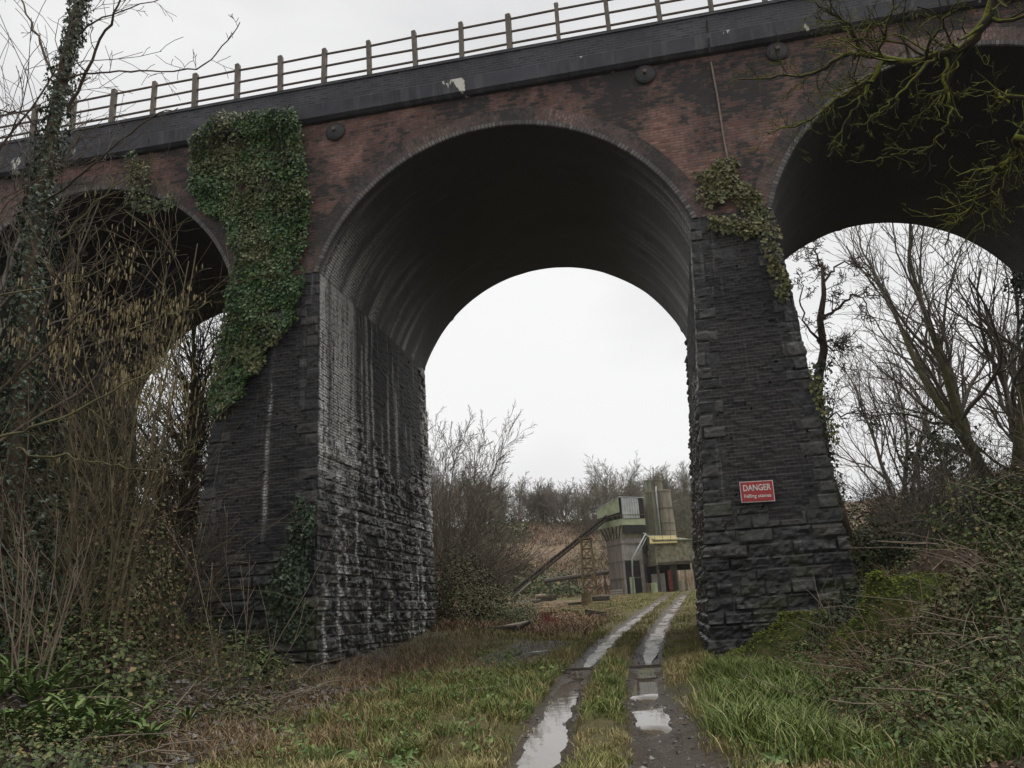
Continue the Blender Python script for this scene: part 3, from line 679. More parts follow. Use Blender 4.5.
def dome_leaves(rs, c, rx, ry, h, n, shell=.55):
    a = rs.uniform(0, 6.283, n); u = rs.uniform(0, 1, n); el = np.arcsin(u)
    k = 1 - shell * rs.uniform(0, 1, n) ** 2
    lump = .72 + .56 * fbm(a * 1.6 + c[0], el * 2.6 + c[1], int(abs(c[0] * 7 + c[1] * 3)), 3)
    x = c[0] + rx * k * lump * np.cos(el) * np.cos(a); y = c[1] + ry * k * lump * np.cos(el) * np.sin(a)
    z = h * k * lump * np.sin(el)
    N = np.stack([np.cos(a) * np.cos(el), np.sin(a) * np.cos(el), np.sin(el) + .5], 1)
    return np.stack([x, y, z + ground(x, y) + .02], 1), N

def bramble(name, label, c, rx, ry, h, n, seed, mat, size=.09, stems=16, stemmat='bark_pale', group=None, cat='bush', stemlen=1.0):
    rs = np.random.RandomState(seed); rng = random.Random(seed)
    z = float(ground(c[0], c[1])); t = thing(name, label, cat, (c[0], c[1], z), 0, group)
    P, N = dome_leaves(rs, c, rx, ry, h, n)
    link('leaves', leaf_mesh('leaves', P, N, size, rs), M[mat], t, True)
    if stems:
        b = MB()
        for s in range(stems):
            a = rng.uniform(0, 6.28); k = rng.uniform(.1, .7); p = Vector((c[0] + rx * k * math.cos(a), c[1] + ry * k * math.sin(a), 0)); p.z = float(ground(p.x, p.y))
            d = Vector((math.cos(a) * rng.uniform(.1, 1.0), math.sin(a) * rng.uniform(.1, 1.0), 1.2)); pts = [p.copy()]; L = h * stemlen * rng.uniform(.9, 1.7)
            for i in range(8):
                d = (d + rvec(rng) * .14 + Vector((0, 0, -.14))).normalized(); p = p + d * L / 8; pts.append(p.copy())
            b.tube(pts, [.009 - .0008 * i for i in range(9)], 4, cap=False)
        b.build('stems', M[stemmat], t, True, True)
    return t

# ------------------------------------------------------------------ ivy
def ivy_on_face(label, poly, n, seed, mat, depth=.35, size=.11, Y=YF, group=None, lump=1.0, stemn=0, dens=.06, wob=.45):
    """ivy rooted on the front of the viaduct; poly = its outline on the wall in metres (X, Z)"""
    rs = np.random.RandomState(seed); poly = np.array(poly)
    lo, hi = poly.min(0), poly.max(0); pts = []
    while sum(len(p) for p in pts) < n:
        q = rs.uniform(lo, hi, (n * 2, 2))
        w = q + wob * np.stack([fbm(q[:, 0] * 1.6, q[:, 1] * 1.6, seed, 4) - .5, fbm(q[:, 0] * 1.6 + 40, q[:, 1] * 1.6, seed, 4) - .5], 1)
        ins = np.zeros(len(q), bool); j = len(poly) - 1
        for i in range(len(poly)):
            xi, zi = poly[i]; xj, zj = poly[j]
            ins ^= ((zi > w[:, 1]) != (zj > w[:, 1])) & (w[:, 0] < (xj - xi) * (w[:, 1] - zi) / (zj - zi + 1e-9) + xi); j = i
        pts.append(q[ins])
    q = np.concatenate(pts)[:n]
    den = fbm(q[:, 0] * 2.0, q[:, 1] * 2.0, seed + 5, 3)
    q = q[rs.uniform(.20, .44, len(q)) < den + dens]
    yf = Y - .22 * np.clip((ZS - q[:, 1]) / ZS, 0, 1)
    th = depth * lump * np.clip(fbm(q[:, 0] * 1.1, q[:, 1] * 1.1, seed + 8, 3) * 1.7 - .3, .12, 1)
    y = yf - .05 - th * rs.uniform(.25, 1, len(q)) - .17 * sst(13.7, 14.1, q[:, 1])
    gz = fbm(q[:, 0] * 1.1 + .15, q[:, 1] * 1.1, seed + 8, 3) - fbm(q[:, 0] * 1.1 - .15, q[:, 1] * 1.1, seed + 8, 3)
    N = np.stack([-gz * 3, -np.ones(len(q)), .35 + 0 * gz], 1)
    c = poly.mean(0); t = thing('ivy', label, 'ivy', (c[0], Y - .3, lo[1]), 0, group)
    link('leaves', leaf_mesh('leaves', np.stack([q[:, 0], y, q[:, 1]], 1), N, size, rs, .46, .5), M[mat], t, True)
    b = MB(); rng = random.Random(seed)
    for k in range(stemn):
        p = q[rng.randrange(len(q))]; pts_ = []; x, z = p[0], lo[1] + .1
        z = max(z, p[1] - .9)
        while z < p[1]: pts_.append((x, Y - .22 * max(0, (ZS - z) / ZS) - .14, z)); z += .25; x += rng.uniform(-.05, .05) + (p[0] - x) * .1
        if len(pts_) > 2: b.tube(pts_, .012, 4, cap=False)
    if b.v: b.build('stems', M['bark_grey'], t, True, True)
    return t
def onface(pts, Y=YF - .15): return [(at(x, y, Y)[0], at(x, y, Y)[2]) for x, y in pts]
ivy_on_face('big curtain of dark ivy covering the left pier and spandrel up to the parapet', onface([(190, 146), (206, 130), (226, 118), (250, 116), (278, 112), (297, 118), (304, 140), (304, 175), (312, 205), (308, 225), (300, 265), (301, 300), (290, 325), (268, 352), (250, 385), (228, 412), (216, 425), (208, 400), (222, 360), (218, 325), (226, 285), (232, 255), (222, 232), (196, 205), (184, 190), (184, 165)]), 25000, 1, 'ivy', .30, .085, wob=.55)
ivy_on_face('sparse ivy tuft under the cornice above the left arch', onface([(126, 160), (140, 152), (152, 165), (150, 195), (162, 200), (176, 190), (176, 205), (150, 212), (128, 200)]), 700, 2, 'ivy', .3, .10)
ivy_on_face('small ivy patch climbing the lower corner of the left pier', onface([(300, 490), (316, 500), (318, 560), (314, 610), (300, 650), (276, 640), (270, 600), (282, 560), (290, 530)]), 1900, 3, 'ivy_dark', .3, .09, Y=YF)
ivy_on_face('yellow-green ivy trailing over the top of the right pier', onface([(692, 172), (715, 150), (728, 160), (738, 178), (758, 190), (772, 208), (782, 232), (786, 262), (786, 300), (776, 292), (770, 262), (757, 240), (738, 240), (716, 236), (708, 205), (690, 190)]), 2600, 4, 'ivy_yellow', .22, .095, dens=-.07, wob=.6)
ivy_on_face('thin ivy strand near the right edge of the right pier', onface([(806, 370), (818, 372), (838, 440), (836, 448), (822, 432)]), 130, 5, 'ivy_yellow', .2, .09)

# ------------------------------------------------------------------ left bank
def poly_at(lst): return [at(x, y, Y) for x, y, Y in lst]
def gz(x, y): return float(ground(x, y))

# leaning ivy-clad tree
rng = random.Random(21); rs = np.random.RandomState(21)
tp = poly_at([(20, 430, 11.6), (26, 340, 11.6), (32, 250, 11.6), (46, 165, 11.6), (60, 90, 11.6), (78, 10, 11.6), (96, -70, 11.6), (112, -160, 11.7)])
g0 = gz(tp[0][0] - .1, 11.6); tp = [np.array([tp[0][0] - .15, 11.6, g0 - .1])] + tp
t = thing('ivy_clad_tree', 'leaning tree with its trunk wrapped in dark ivy at the left edge', 'tree', tuple(tp[0]))
b = MB(); b.tube(tp, [.17, .15, .14, .13, .12, .11, .10, .09, .07], 8); b.build('trunk', M['bark'], t, True, True)
b = MB()
S2 = dict(OAK, seg=.3, wander=.16, kids=[6, 4, 3], min=.005, trop=.01)
limb(b, poly_at([(66, 112, 11.5), (82, 82, 11.4), (100, 40, 11.2), (118, 5, 11.0), (135, -40, 10.9)]), .035, .015, rng, S2, 7, .9, 1)
limb(b, poly_at([(60, 80, 11.6), (76, 76, 11.4), (110, 72, 11.2), (150, 70, 11.0), (195, 68, 10.8), (222, 48, 10.7), (240, 22, 10.6)]), .022, .008, rng, S2, 11, .65, 1)
limb(b, poly_at([(52, 75, 11.7), (42, 48, 11.8), (30, 22, 11.9), (18, -10, 12)]), .03, .015, rng, S2, 6, .9, 1)
limb(b, poly_at([(50, 150, 11.6), (30, 120, 11.4), (8, 110, 11.2), (-30, 112, 11)]), .025, .012, rng, S2, 6, .8, 1)
limb(b, poly_at([(46, 200, 11.5), (75, 180, 11.2), (110, 150, 10.9), (150, 118, 10.7), (178, 108, 10.6)]), .025, .007, rng, S2, 8, .6, 1)
limb(b, poly_at([(70, 40, 11.6), (95, 22, 11.4), (130, 8, 11.2), (170, -5, 11.0)]), .02, .008, rng, S2, 9, .7, 1)
b.build('branches', M['bark'], t, True, True)
P = []; N = []
for i in range(5200):
    f = rng.random() ** .85 * 6.6 + .15; k = int(f); f -= k; p = tp[k] + (tp[k + 1] - tp[k]) * f; a = rng.uniform(0, 6.28)
    hh = (k + f) / 6.6; rr = (.46 - .24 * hh) * rng.uniform(.35, 1.0) * (.55 + .9 * float(vn(np.array([p[2] * 1.4]), np.array([a]), 4)[0]))
    q = np.array([math.cos(a), math.sin(a), .3]); P.append(p + q * rr * [1, 1, .3]); N.append(q)
link('ivy_leaves', leaf_mesh('ivy_leaves', P, N, .085, rs, .45, .5), M['ivy_dark'], t, True)

bare_tree('bare_tree', 'thin bare tree behind the ivy-clad trunk at the far left', (-13.5, 13.5), 15, .12, 31, M['bark_grey'], dict(TREE, min=.006), lean=(.05, -.05))
bare_tree('bare_tree', 'slender bare tree at the left border against the parapet fence', (-10.6, 9.8), 13, .09, 32, M['bark'], dict(TREE, min=.006), lean=(-.06, .0))

# hazel with catkins
t, tips = bare_shrub('hazel_bush', 'tall hazel bush hung with yellow catkins before the left arch', (-9.45, 12.3), 7.8, 9, 41, M['bark_hazel'], .28, dict(SHRUB, kids=[9, 6, 4], seg=.5, min=.0055), r=.030)
o = t.location; tp_ = np.array([(p.x + o.x, p.y + o.y, p.z + o.z) for p in tips])
rs = np.random.RandomState(42)
dens = sst(5.4, 6.2, tp_[:, 2]) * sst(8.1, 7.5, tp_[:, 2]) * sst(.38, .56, fbm(tp_[:, 0] * .9, tp_[:, 2] * .9, 43, 3)) + .045
dens *= sst(-7.6, -8.2, tp_[:, 0]); tp_ = tp_[rs.uniform(0, 1, len(tp_)) < dens]
cl = rs.randint(0, len(tp_), 1500); Pc = tp_[cl] + rs.normal(0, .09, (1500, 3)); L = rs.uniform(.05, .17, 1500)
V = []; F_ = []
for i, (p, l) in enumerate(zip(Pc, L)):
    a = rs.uniform(0, 6.28); ww = .012
    for z_, r_ in ((0, .3), (-.3, 1), (-.8, .9)):
        for k in range(3): V.append((p[0] + ww * r_ * math.cos(a + k * 2.09), p[1] + ww * r_ * math.sin(a + k * 2.09), p[2] + z_ * l))
    V.append((p[0], p[1], p[2] - l)); q = i * 10
    for j in (0, 3):
        for k in range(3): F_.append((q + j + k, q + j + 3 + k, q + j + 3 + (k + 1) % 3, q + j + (k + 1) % 3))
    for k in range(3): F_.append((q + 6 + k, q + 9, q + 9, q + 6 + (k + 1) % 3))
F_ = np.array(F_); tri = F_[F_[:, 1] == F_[:, 2]][:, [0, 1, 3]]; qd = F_[F_[:, 1] != F_[:, 2]]
tag(link('catkins', npmesh('catkins', np.array(V), [qd, tri]), M['catkin'], t, True), kind='stuff')
b = MB(); rng = random.Random(44); S3 = dict(OAK, seg=.3, wander=.14, kids=[5, 4], lev=1, min=.0045)
limb(b, poly_at([(-40, 440, 9.5), (0, 436, 9.6), (34, 429, 9.7), (85, 406, 9.9), (135, 379, 10.1), (163, 362, 10.3), (176, 321, 10.5)]), .026, .008, rng, S3, 12, .6, 1)
limb(b, poly_at([(14, 450, 9.4), (51, 457, 9.5), (102, 463, 9.7), (135, 470, 9.8), (176, 460, 10), (195, 446, 10.2)]), .016, .006, rng, S3, 9, .45, 1)
limb(b, poly_at([(-20, 300, 9.8), (20, 292, 9.9), (60, 284, 10), (82, 279, 10.1), (118, 262, 10.3)]), .018, .006, rng, S3, 8, .5, 1)
limb(b, poly_at([(130, 330, 10.6), (165, 315, 10.8), (190, 310, 11), (212, 300, 11.2)]), .012, .005, rng, S3, 5, .4, 1)
limb(b, poly_at([(60, 240, 10.6), (95, 205, 10.7), (130, 175, 10.8), (158, 158, 10.9)]), .018, .006, rng, S3, 8, .5, 1)
b.build('low_branches', M['bark_green'], t, True, True)

bare_shrub('bare_shrub', 'dense twiggy bare shrub below the hazel catkins on the left bank', (-9.0, 11.2), 4.3, 10, 51, M['bark_hazel'], .7, dict(SHRUB, kids=[8, 5, 4], wander=.17), r=.020)
bare_shrub('bare_shrub', 'brown bare shrub against the foot of the left pier', (-9.4, 14.9), 3.0, 9, 52, M['bark'], .40, r=.014)
bare_shrub('bare_shrub', 'tangled bare shrub at the left border above the ferns', (-9.6, 10.6), 5.2, 13, 53, M['bark'], .7, dict(SHRUB, kids=[8, 5, 4], wander=.17), r=.020)
bare_shrub('bare_shrub', 'bare shrub filling the opening of the left arch', (-13.0, 16.5), 5.2, 12, 54, M['bark_green'], .5, r=.022)
bare_shrub('pale_stems', 'clump of pale upright stems on the bank above the ferns', (-8.55, 10.0), 2.6, 9, 55, M['bark_pale'], .22, dict(SHRUB, kids=[3, 2, 2], wander=.07), r=.018, cat='shrub')
bare_shrub('bare_shrub', 'low arching bare shrub beside the strap-leaved plant', (-7.3, 12.2), 1.9, 7, 56, M['bark_green'], .8, dict(SHRUB, kids=[5, 4, 2]), r=.012)
bare_shrub('sapling', 'few long leaning stems crossing the foot of the left pier', (-7.1, 12.9), 3.2, 5, 57, M['bark_pale'], .75, dict(SHRUB, kids=[3, 2, 1], wander=.06), r=.012)

bare_tree('dark_tree', 'dark-trunked tree standing in the mouth of the left arch', (-14.6, 23.2), 11, .17, 58, M['bark_green'], dict(TREE, min=.009, kids=[11, 8, 5], t0=.1), 2, .10)
bare_tree('dark_tree', 'slimmer green-barked tree beside the dark trunk in the left arch', (-13.3, 24.2), 10, .12, 59, M['bark_green'], dict(TREE, min=.009, kids=[10, 8, 5], t0=.1), 2, .12)
bare_shrub('bare_shrub', 'thick brushwood in the shadow of the left arch', (-13.6, 20.5), 5.5, 22, 60, M['bark'], .5, dict(SHRUB, min=.006, kids=[11, 7, 5]), r=.022)
bramble('evergreen_bush', 'dark green leafy bush behind the hazel at the left border', (-10.9, 11.8), 1.5, 1.4, 4.6, 5200, 61, 'ivy_dark', .10, 8, 'bark')
bramble('leafy_bush', 'olive leafy bush half hidden behind the catkins', (-10.2, 13.6), 1.6, 1.3, 4.0, 2600, 62, 'olive', .09, 10, 'bark_green')
bramble('withered_bush', 'bush with brown withered leaves in front of the left arch', (-9.3, 13.2), 1.3, 1.0, 4.6, 1700, 63, 'dead', .065, 12, 'bark')
bramble('bramble_patch', 'dark bramble on the bank behind the ferns', (-8.9, 11.4), 1.6, 1.0, 1.1, 2200, 64, 'bramble', .085, 22, 'bark_pale')
bramble('bramble_patch', 'bramble with reddish stems at the foot of the left pier', (-7.9, 13.9), 1.3, .9, .9, 1300, 65, 'bramble', .08, 26, 'bark_pale')
bramble('bramble_patch', 'leafy bramble in the bottom left corner', (-7.1, 8.5), 1.3, .9, .40, 2600, 66, 'bramble', .055, 16, 'bark_pale')
bramble('bramble_patch', 'small bramble with round green leaves at the edge of the leaf litter', (-6.3, 11.6), .7, .5, .35, 500, 67, 'olive', .075, 8, 'bark_pale')
bramble('leafy_bush', 'leafy mass on the bank under the left arch', (-11.2, 15.2), 1.7, 1.2, 2.4, 2600, 68, 'bramble', .10, 12, 'bark')

# hart's-tongue ferns
def fern_mesh(seed, n=15):
    rng = random.Random(seed); V = []; F_ = []
    for k in range(n):
        a = 6.28 * k / n + rng.uniform(-.3, .3); L = rng.uniform(.28, .60); el = rng.uniform(.6, 1.4); w_ = rng.uniform(.017, .027)
        x = z = 0; D = np.array([math.cos(a), math.sin(a), 0]); Sd = np.array([-math.sin(a), math.cos(a), 0]); q = len(V)
        for i in range(9):
            f = i / 8; ww = w_ * (.25 + 3.2 * f * (1.12 - f) ** .8) * (1 + .14 * math.sin(i * 2.6 + k)); c = D * x + Sd * (.012 * math.sin(i * 1.7 + k)) + np.array([0, 0, z])
            ww = min(ww, w_ * 1.1) if i < 8 else .003
            V += [c - Sd * ww + [0, 0, .012], c - [0, 0, .004], c + Sd * ww + [0, 0, .012]]
            x += L / 8 * math.cos(el); z += L / 8 * math.sin(el); el -= .11 + .12 * f * 1.6
        for i in range(8):
            for j in (0, 1): F_.append((q + 3 * i + j, q + 3 * i + j + 1, q + 3 * i + j + 4, q + 3 * i + j + 3))
    return npmesh('fern', np.array(V), np.array(F_), True)
FM = [fern_mesh(s, n) for s, n in ((1, 22), (2, 26), (3, 18))]
for f in FM: f.materials.append(M['fern'])
rng = random.Random(71)
fl = [(12, 668, 10.4), (40, 650, 11.2), (66, 672, 10.6), (92, 660, 11.2), (110, 688, 10.3), (30, 700, 9.8), (72, 712, 9.6), (8, 735, 9.1), (125, 662, 11.4), (48, 684, 10.2), (20, 625, 11.6), (140, 700, 10.2), (98, 730, 9.4), (54, 748, 9.0), (190, 700, 10.9), (1, 690, 9.6), (58, 695, 9.9), (84, 690, 10.1), (24, 680, 10.1), (112, 712, 9.7), (36, 728, 9.3), (80, 742, 9.15), (150, 720, 9.7), (64, 640, 11.6), (15, 752, 8.95)]
for i, (x, y, Y) in enumerate(fl):
    p = at(x, y, Y); o = bpy.data.objects.new('fern', FM[i % 3]); COL.objects.link(o)
    o.location = (p[0], Y, gz(p[0], Y)); o.rotation_euler = (0, 0, rng.uniform(0, 6)); s = rng.uniform(.8, 1.25); o.scale = (s, s, s)
    tag(o, 'strap-leaved green fern in the clump at the lower left', 'fern', 'ferns on the left bank')
p = at(265, 655, 14.2); o = bpy.data.objects.new('fern', FM[1]); COL.objects.link(o); o.location = (p[0], 14.2, gz(p[0], 14.2) + .12); o.scale = (1.05, 1.05, 1.1)
tag(o, 'lone bright strap-leaved fern growing beside the left pier', 'fern')

# ------------------------------------------------------------------ ground cover (countless)
rs = np.random.RandomState(80)
def offrut(x, y):
    d = np.abs(x - pathx(y)); k = sst(.26, .40, np.abs(d - HG) + .16 * (fbm(x * 2, y * 2, 41, 3) - .5)); e_ = x - pathx(y)
    return k * (1 - sst(.5, .7, e_) * sst(1.3, .85, e_ + .5 * (fbm(x * 2, y * 2, 4) - .5)) * sst(14.5, 11.5, y))
def blades(name, P, h, w_, mat, lean=(.1, .7)):
    n = len(P); hh = h * rs.uniform(.45, 1.25, n); tag(link(name, blade_mesh(name, P, hh, np.full(n, w_) * rs.uniform(.7, 1.3, n), rs.uniform(*lean, n), rs), M[mat]), kind='stuff')
M['twig_far2'] = simple('far_twigs_green', (0.12, 0.115, 0.075), (0.18, 0.17, 0.115), 2, .95, .1, 0)
M['farscrub'] = leafmat('far_scrub', [(0.0, (0.06, 0.052, 0.036)), (0.5, (0.11, 0.095, 0.065)), (1.0, (0.17, 0.145, 0.10))], .95, .1)
kg = lambda x, y: offrut(x, y) * sst(-5.6, -4.2, x + 1.2 * (fbm(x * .6, y * .6, 51) - .5)) * sst(1.8, 1.0, x + 1.0 * (fbm(x * .7, y * .7, 52) - .5)) * (1 - .9 * sst(1.4, .7, np.hypot((x + 3.75) / .75, (y - 20.6) / 3.4))) * sst(.36, .50, fbm(x * 1.1, y * 1.1, 91, 3) + .05)
P = scatter(125000, -6, 3.6, 6.8, 26, rs, kg, 1.5); hh = .035 + .30 * fbm(P[:, 0] * 1.3, P[:, 1] * 1.3, 92, 4) ** 2.2
blades('grass', P, hh * 1.25, .011, 'grass', (.15, 1.0))
km = lambda x, y: offrut(x, y) * sst(-7.5, -5, x) * sst(5, 3, x) * sst(.36, .5, fbm(x * .5, y * .5, 93, 3) + .05)
P = scatter(70000, -9, 5, 24, 76, rs, km, 1.3); blades('grass', P, .15 + 0 * P[:, 0], .022, 'grass', (.2, 1.0))
# lush tussocks by the right pier and on the verges
tus = [(rs.uniform(.45, 1.45), rs.uniform(8.0, 14.5)) for _ in range(80)] + [(rs.uniform(-3.9, -2.1), rs.uniform(9, 17)) for _ in range(36)] + [(rs.uniform(-.35, .35) + float(pathx(12)), rs.uniform(10, 17)) for _ in range(16)] + [(rs.uniform(-5.6, -3.0), rs.uniform(9, 17)) for _ in range(34)] + [(rs.uniform(1.4, 3.2), rs.uniform(7.0, 10.5)) for _ in range(14)] + [(rs.uniform(1.6, 3.2), rs.uniform(10, 15)) for _ in range(18)]
P = []; hh = []
for x, y in tus:
    if offrut(np.array([x]), np.array([y]))[0] < .6: continue
    n = rs.randint(50, 190); r_ = rs.uniform(.07, .26); q = np.stack([x + rs.normal(0, r_, n), y + rs.normal(0, r_, n)], 1); P.append(q); hh.append(np.full(n, rs.uniform(.18, .42) if x > .3 else rs.uniform(.12, .26)))
P = np.concatenate(P); hh = np.concatenate(hh); k = offrut(P[:, 0], P[:, 1]) > .5; P, hh = P[k], hh[k]
blades('lush_grass', np.stack([P[:, 0], P[:, 1], ground(P[:, 0], P[:, 1]) - .02], 1), hh, .013, 'lush', (.3, 1.3))
ks = lambda x, y: np.clip(.8 * sst(-4.4, -5.4, x) * sst(-7.6, -7.2, x) * sst(14, 15, y) * sst(27, 24, y) * sst(.3, .45, fbm(x * 1.5, y * 1.5, 94, 3)) + .9 * sst(-2.6, -4.6, x) * sst(-7.8, -6.6, x) * sst(.36, .52, fbm(x, y, 95, 3)) * sst(20, 16, y) + .22 * sst(.45, .6, fbm(x * 1.2, y * 1.2, 96, 3)) * offrut(x, y) + sst(1.0, 1.4, x - pathx(y) - .6) * sst(17, 21, y) * sst(3.5, 2.5, x), 0, 1)
P = scatter(60000, -8, 3.5, 9, 40, rs, ks, 1.3); blades('straw_grass', P, .22 + 0 * P[:, 0], .012, 'straw', (.4, 1.6))
kb = lambda x, y: sst(-2.3, -3.4, x - .4 * (fbm(x, y, 3) - .5)) * sst(-16, -8, x) * sst(.36, .52, fbm(x * .5, y * .5, 97, 3))
P = scatter(42000, -16, -2, 25, 62, rs, kb, 1.4); blades('dead_bracken', P, .40 - .26 * sst(28, 44, P[:, 1]), .026, 'bracken', (.5, 1.8))
P = scatter(52000, -46, 16, 80, 145, rs, lambda x, y: sst(.34, .52, fbm(x * .22, y * .22, 98, 4))); blades('hillside_bracken', P, .35 + .8 * fbm(P[:, 0] * .3, P[:, 1] * .3, 197, 3) ** 2, .11, 'bracken', (.5, 1.5))
P = scatter(26000, -46, 16, 84, 145, rs, lambda x, y: sst(.50, .62, fbm(x * .16, y * .16, 298, 4))); P[:, 2] += rs.uniform(0, 1.5, len(P)) * sst(.5, .7, fbm(P[:, 0] * .16, P[:, 1] * .16, 298, 4)) 
tag(link('hillside_scrub', leaf_mesh('hillside_scrub', P, np.tile([0, -.6, .8], (len(P), 1)), .34, rs, .3, .2), M['olive']), kind='stuff')
P = scatter(30000, -60, 24, 120, 156, rs, lambda x, y: sst(.35, .5, fbm(x * .2, y * .2, 398, 3))); P[:, 2] += 3.2 * rs.uniform(0, 1, len(P)) ** 1.4 * (.3 + fbm(P[:, 0] * .3, P[:, 1] * .3, 399, 3))
tag(link('rim_scrub', leaf_mesh('rim_scrub', P, np.tile([0, -.8, .5], (len(P), 1)), .42, rs, .16, -.3), M['farscrub']), kind='stuff')
kl = lambda x, y: np.clip(sst(-4.6, -6.2, x + 2.2 * (fbm(x * .6, y * .6, 51) - .5)) + sst(1.2, 2.0, x + 1.0 * (fbm(x * .7, y * .7, 52) - .5)), 0, 1)
P = scatter(44000, -13, 8, 6.5, 19, rs, kl, 1.2); P[:, 2] += .02
tag(link('leaf_litter', leaf_mesh('leaf_litter', P, np.tile([0, 0, 1.0], (len(P), 1)), .06, rs, .35, 0), M['dead']), kind='stuff')
P = scatter(5200, -6, 2.5, 6.8, 24, rs, lambda x, y: offrut(x, y) * sst(.4, .55, fbm(x * .8, y * .8, 151, 3)), 1.4); P[:, 2] += rs.uniform(.02, .10, len(P))
tag(link('fallen_leaves', leaf_mesh('fallen_leaves', P, np.tile([0, 0, 1.0], (len(P), 1)), .05, rs, .38, 0), M['dead']), kind='stuff')
P = np.concatenate([np.stack([x + rs.normal(0, .09, 22), y + rs.normal(0, .09, 22)], 1) for x, y in [(rs.uniform(-5.2, -2.2), rs.uniform(8, 20)) for _ in range(60)] + [(rs.uniform(.5, 2.6), rs.uniform(7.5, 15)) for _ in range(60)]]); k = offrut(P[:, 0], P[:, 1]) > .6; P = P[k]
P = np.stack([P[:, 0], P[:, 1], ground(P[:, 0], P[:, 1]) + rs.uniform(.01, .13, len(P))], 1)
tag(link('broadleaf_weeds', leaf_mesh('broadleaf_weeds', P, np.tile([0, -.3, .9], (len(P), 1)), .11, rs, .26, -.1), M['fern']), kind='stuff')
kc = lambda x, y: np.clip(sst(-5.6, -7.4, x + .8 * (fbm(x * .8, y * .8, 99) - .5)) + sst(1.3, 2.4, x + 1.0 * (fbm(x * .7, y * .7, 52) - .5)), 0, 1) * sst(.38, .52, fbm(x * 1.2, y * 1.2, 101, 3))
P = scatter(32000, -13, 9, 6.5, 17.5, rs, kc, 1.1); P[:, 2] += rs.uniform(.02, .28, len(P)) * (.4 + fbm(P[:, 0] * 1.5, P[:, 1] * 1.5, 102, 2))
tag(link('undergrowth', leaf_mesh('undergrowth', P, np.tile([0, -.25, 1.0], (len(P), 1)), .055, rs, .36, .1), M['bramble']), kind='stuff')
def pebbles(name, P, size, mat):
    n = len(P); O = np.array([[1, 0, 0], [-.8, .2, 0], [0, 1, .1], [.1, -.9, 0], [0, .1, .7], [0, 0, -.5]]); a = rs.uniform(0, 6.28, n); c_, s_ = np.cos(a), np.sin(a); sz = size * rs.uniform(.4, 1.5, n) ** 1.5
    k = O[None] * rs.uniform(.6, 1.3, (n, 6, 1)); V = np.stack([k[..., 0] * c_[:, None] - k[..., 1] * s_[:, None], k[..., 0] * s_[:, None] + k[..., 1] * c_[:, None], k[..., 2]], -1) * sz[:, None, None] + P[:, None]
    Fq = np.array([[0, 2, 4], [2, 1, 4], [1, 3, 4], [3, 0, 4], [2, 0, 5], [1, 2, 5], [3, 1, 5], [0, 3, 5]]); F_ = (np.arange(n)[:, None, None] * 6 + Fq[None]).reshape(-1, 3)
    tag(link(name, npmesh(name, V.reshape(-1, 3), F_), M[mat]), kind='stuff')
M['pebble'] = leafmat('pebbles', [(0.0, (0.05, 0.045, 0.04)), (0.6, (0.11, 0.105, 0.095)), (1.0, (0.24, 0.23, 0.21))], .6, .4)
kp = lambda x, y: np.clip((1 - offrut(x, y)) * .26 + sst(1.4, .6, np.hypot((x + 3.75) / .75, (y - 20.6) / 3.4)) + sst(-6.0, -6.9, x) * sst(-8.2, -7.4, x) * sst(15.5, 17, y) * sst(27, 25, y) * .3, 0, 1)
P = scatter(30000, -8, 1.6, 7, 30, rs, kp, 1.3); P[:, 2] += .012; pebbles('loose_stones', P, .022, 'pebble')
P = scatter(1500, -9, -5.2, 8.5, 15, rs, None); P[:, 2] += .02; pebbles('rubble', P, .045, 'pebble')
# fallen sticks over the banks
b = MB(); rng = random.Random(103)
for k in range(210):
    x, y = (rng.uniform(-10, -5.5), rng.uniform(8.5, 15)) if k % 2 else (rng.uniform(1.5, 6), rng.uniform(8, 15.5))
    a = rng.uniform(0, 6.28); L = rng.uniform(.4, 1.5); p = Vector((x, y, gz(x, y) + rng.uniform(.02, .16))); q = p + Vector((math.cos(a), math.sin(a), rng.uniform(-.05, .3))) * L; mid = (p + q) / 2 + rvec(rng) * .06
    b.tube([p, mid, q], [.012, .010, .005], 4, cap=False)
tag(b.build('fallen_twigs', M['bark_pale'], None, True), kind='stuff')

# ------------------------------------------------------------------ right bank
M['twig_brown'] = simple('dead_brown_stems', (0.10, 0.06, 0.042), (0.20, 0.125, 0.09), 5, .9)
b = MB(); rng = random.Random(110); rs = np.random.RandomState(110)
base = (7.9, 8.6); g0 = gz(*base)
t = thing('mossy_oak', 'mossy tree leaning in from the right with twisted green limbs before the bridge', 'tree', (base[0], base[1], g0))
jn = at(1012, -60, 10.2)
b.tube([(base[0], base[1], g0 - .2), (7.7, 8.8, 3.0), (7.3, 9.1, 6.0), (6.4, 9.7, 9.2), tuple(jn + np.array([.5, 0, 0.9]))], [.34, .27, .22, .16, .115], 12)
b.build('trunk', M['mossbark'], t, True, True)
b = MB()
O3 = dict(OAK, lev=2, kids=[4, 3], ang=(.4, 1.0)); O2 = dict(OAK, lev=2, wander=.30, kids=[3, 3], seg=.14, ang=(.4, .95), ratio=.7)
limb(b, [(6.6, 9.6, 8.8), jn] + poly_at([(995, 0, 10.3), (983, 26, 10.4), (966, 46, 10.5), (936, 56, 10.6), (904, 62, 10.8), (882, 58, 11), (860, 54, 11.2), (843, 56, 11.4), (820, 71, 11.6), (802, 76, 11.8), (770, 78, 12), (738, 79, 12.2)]), .085, .010, rng, O3, 34, .9, 2, rough=.015)
limb(b, poly_at([(860, 54, 11.2), (857, 38, 11.1), (845, 22, 11.0), (830, 12, 10.9), (812, 2, 10.8)]), .036, .008, rng, O2, 24, .7, 2, rough=.02)
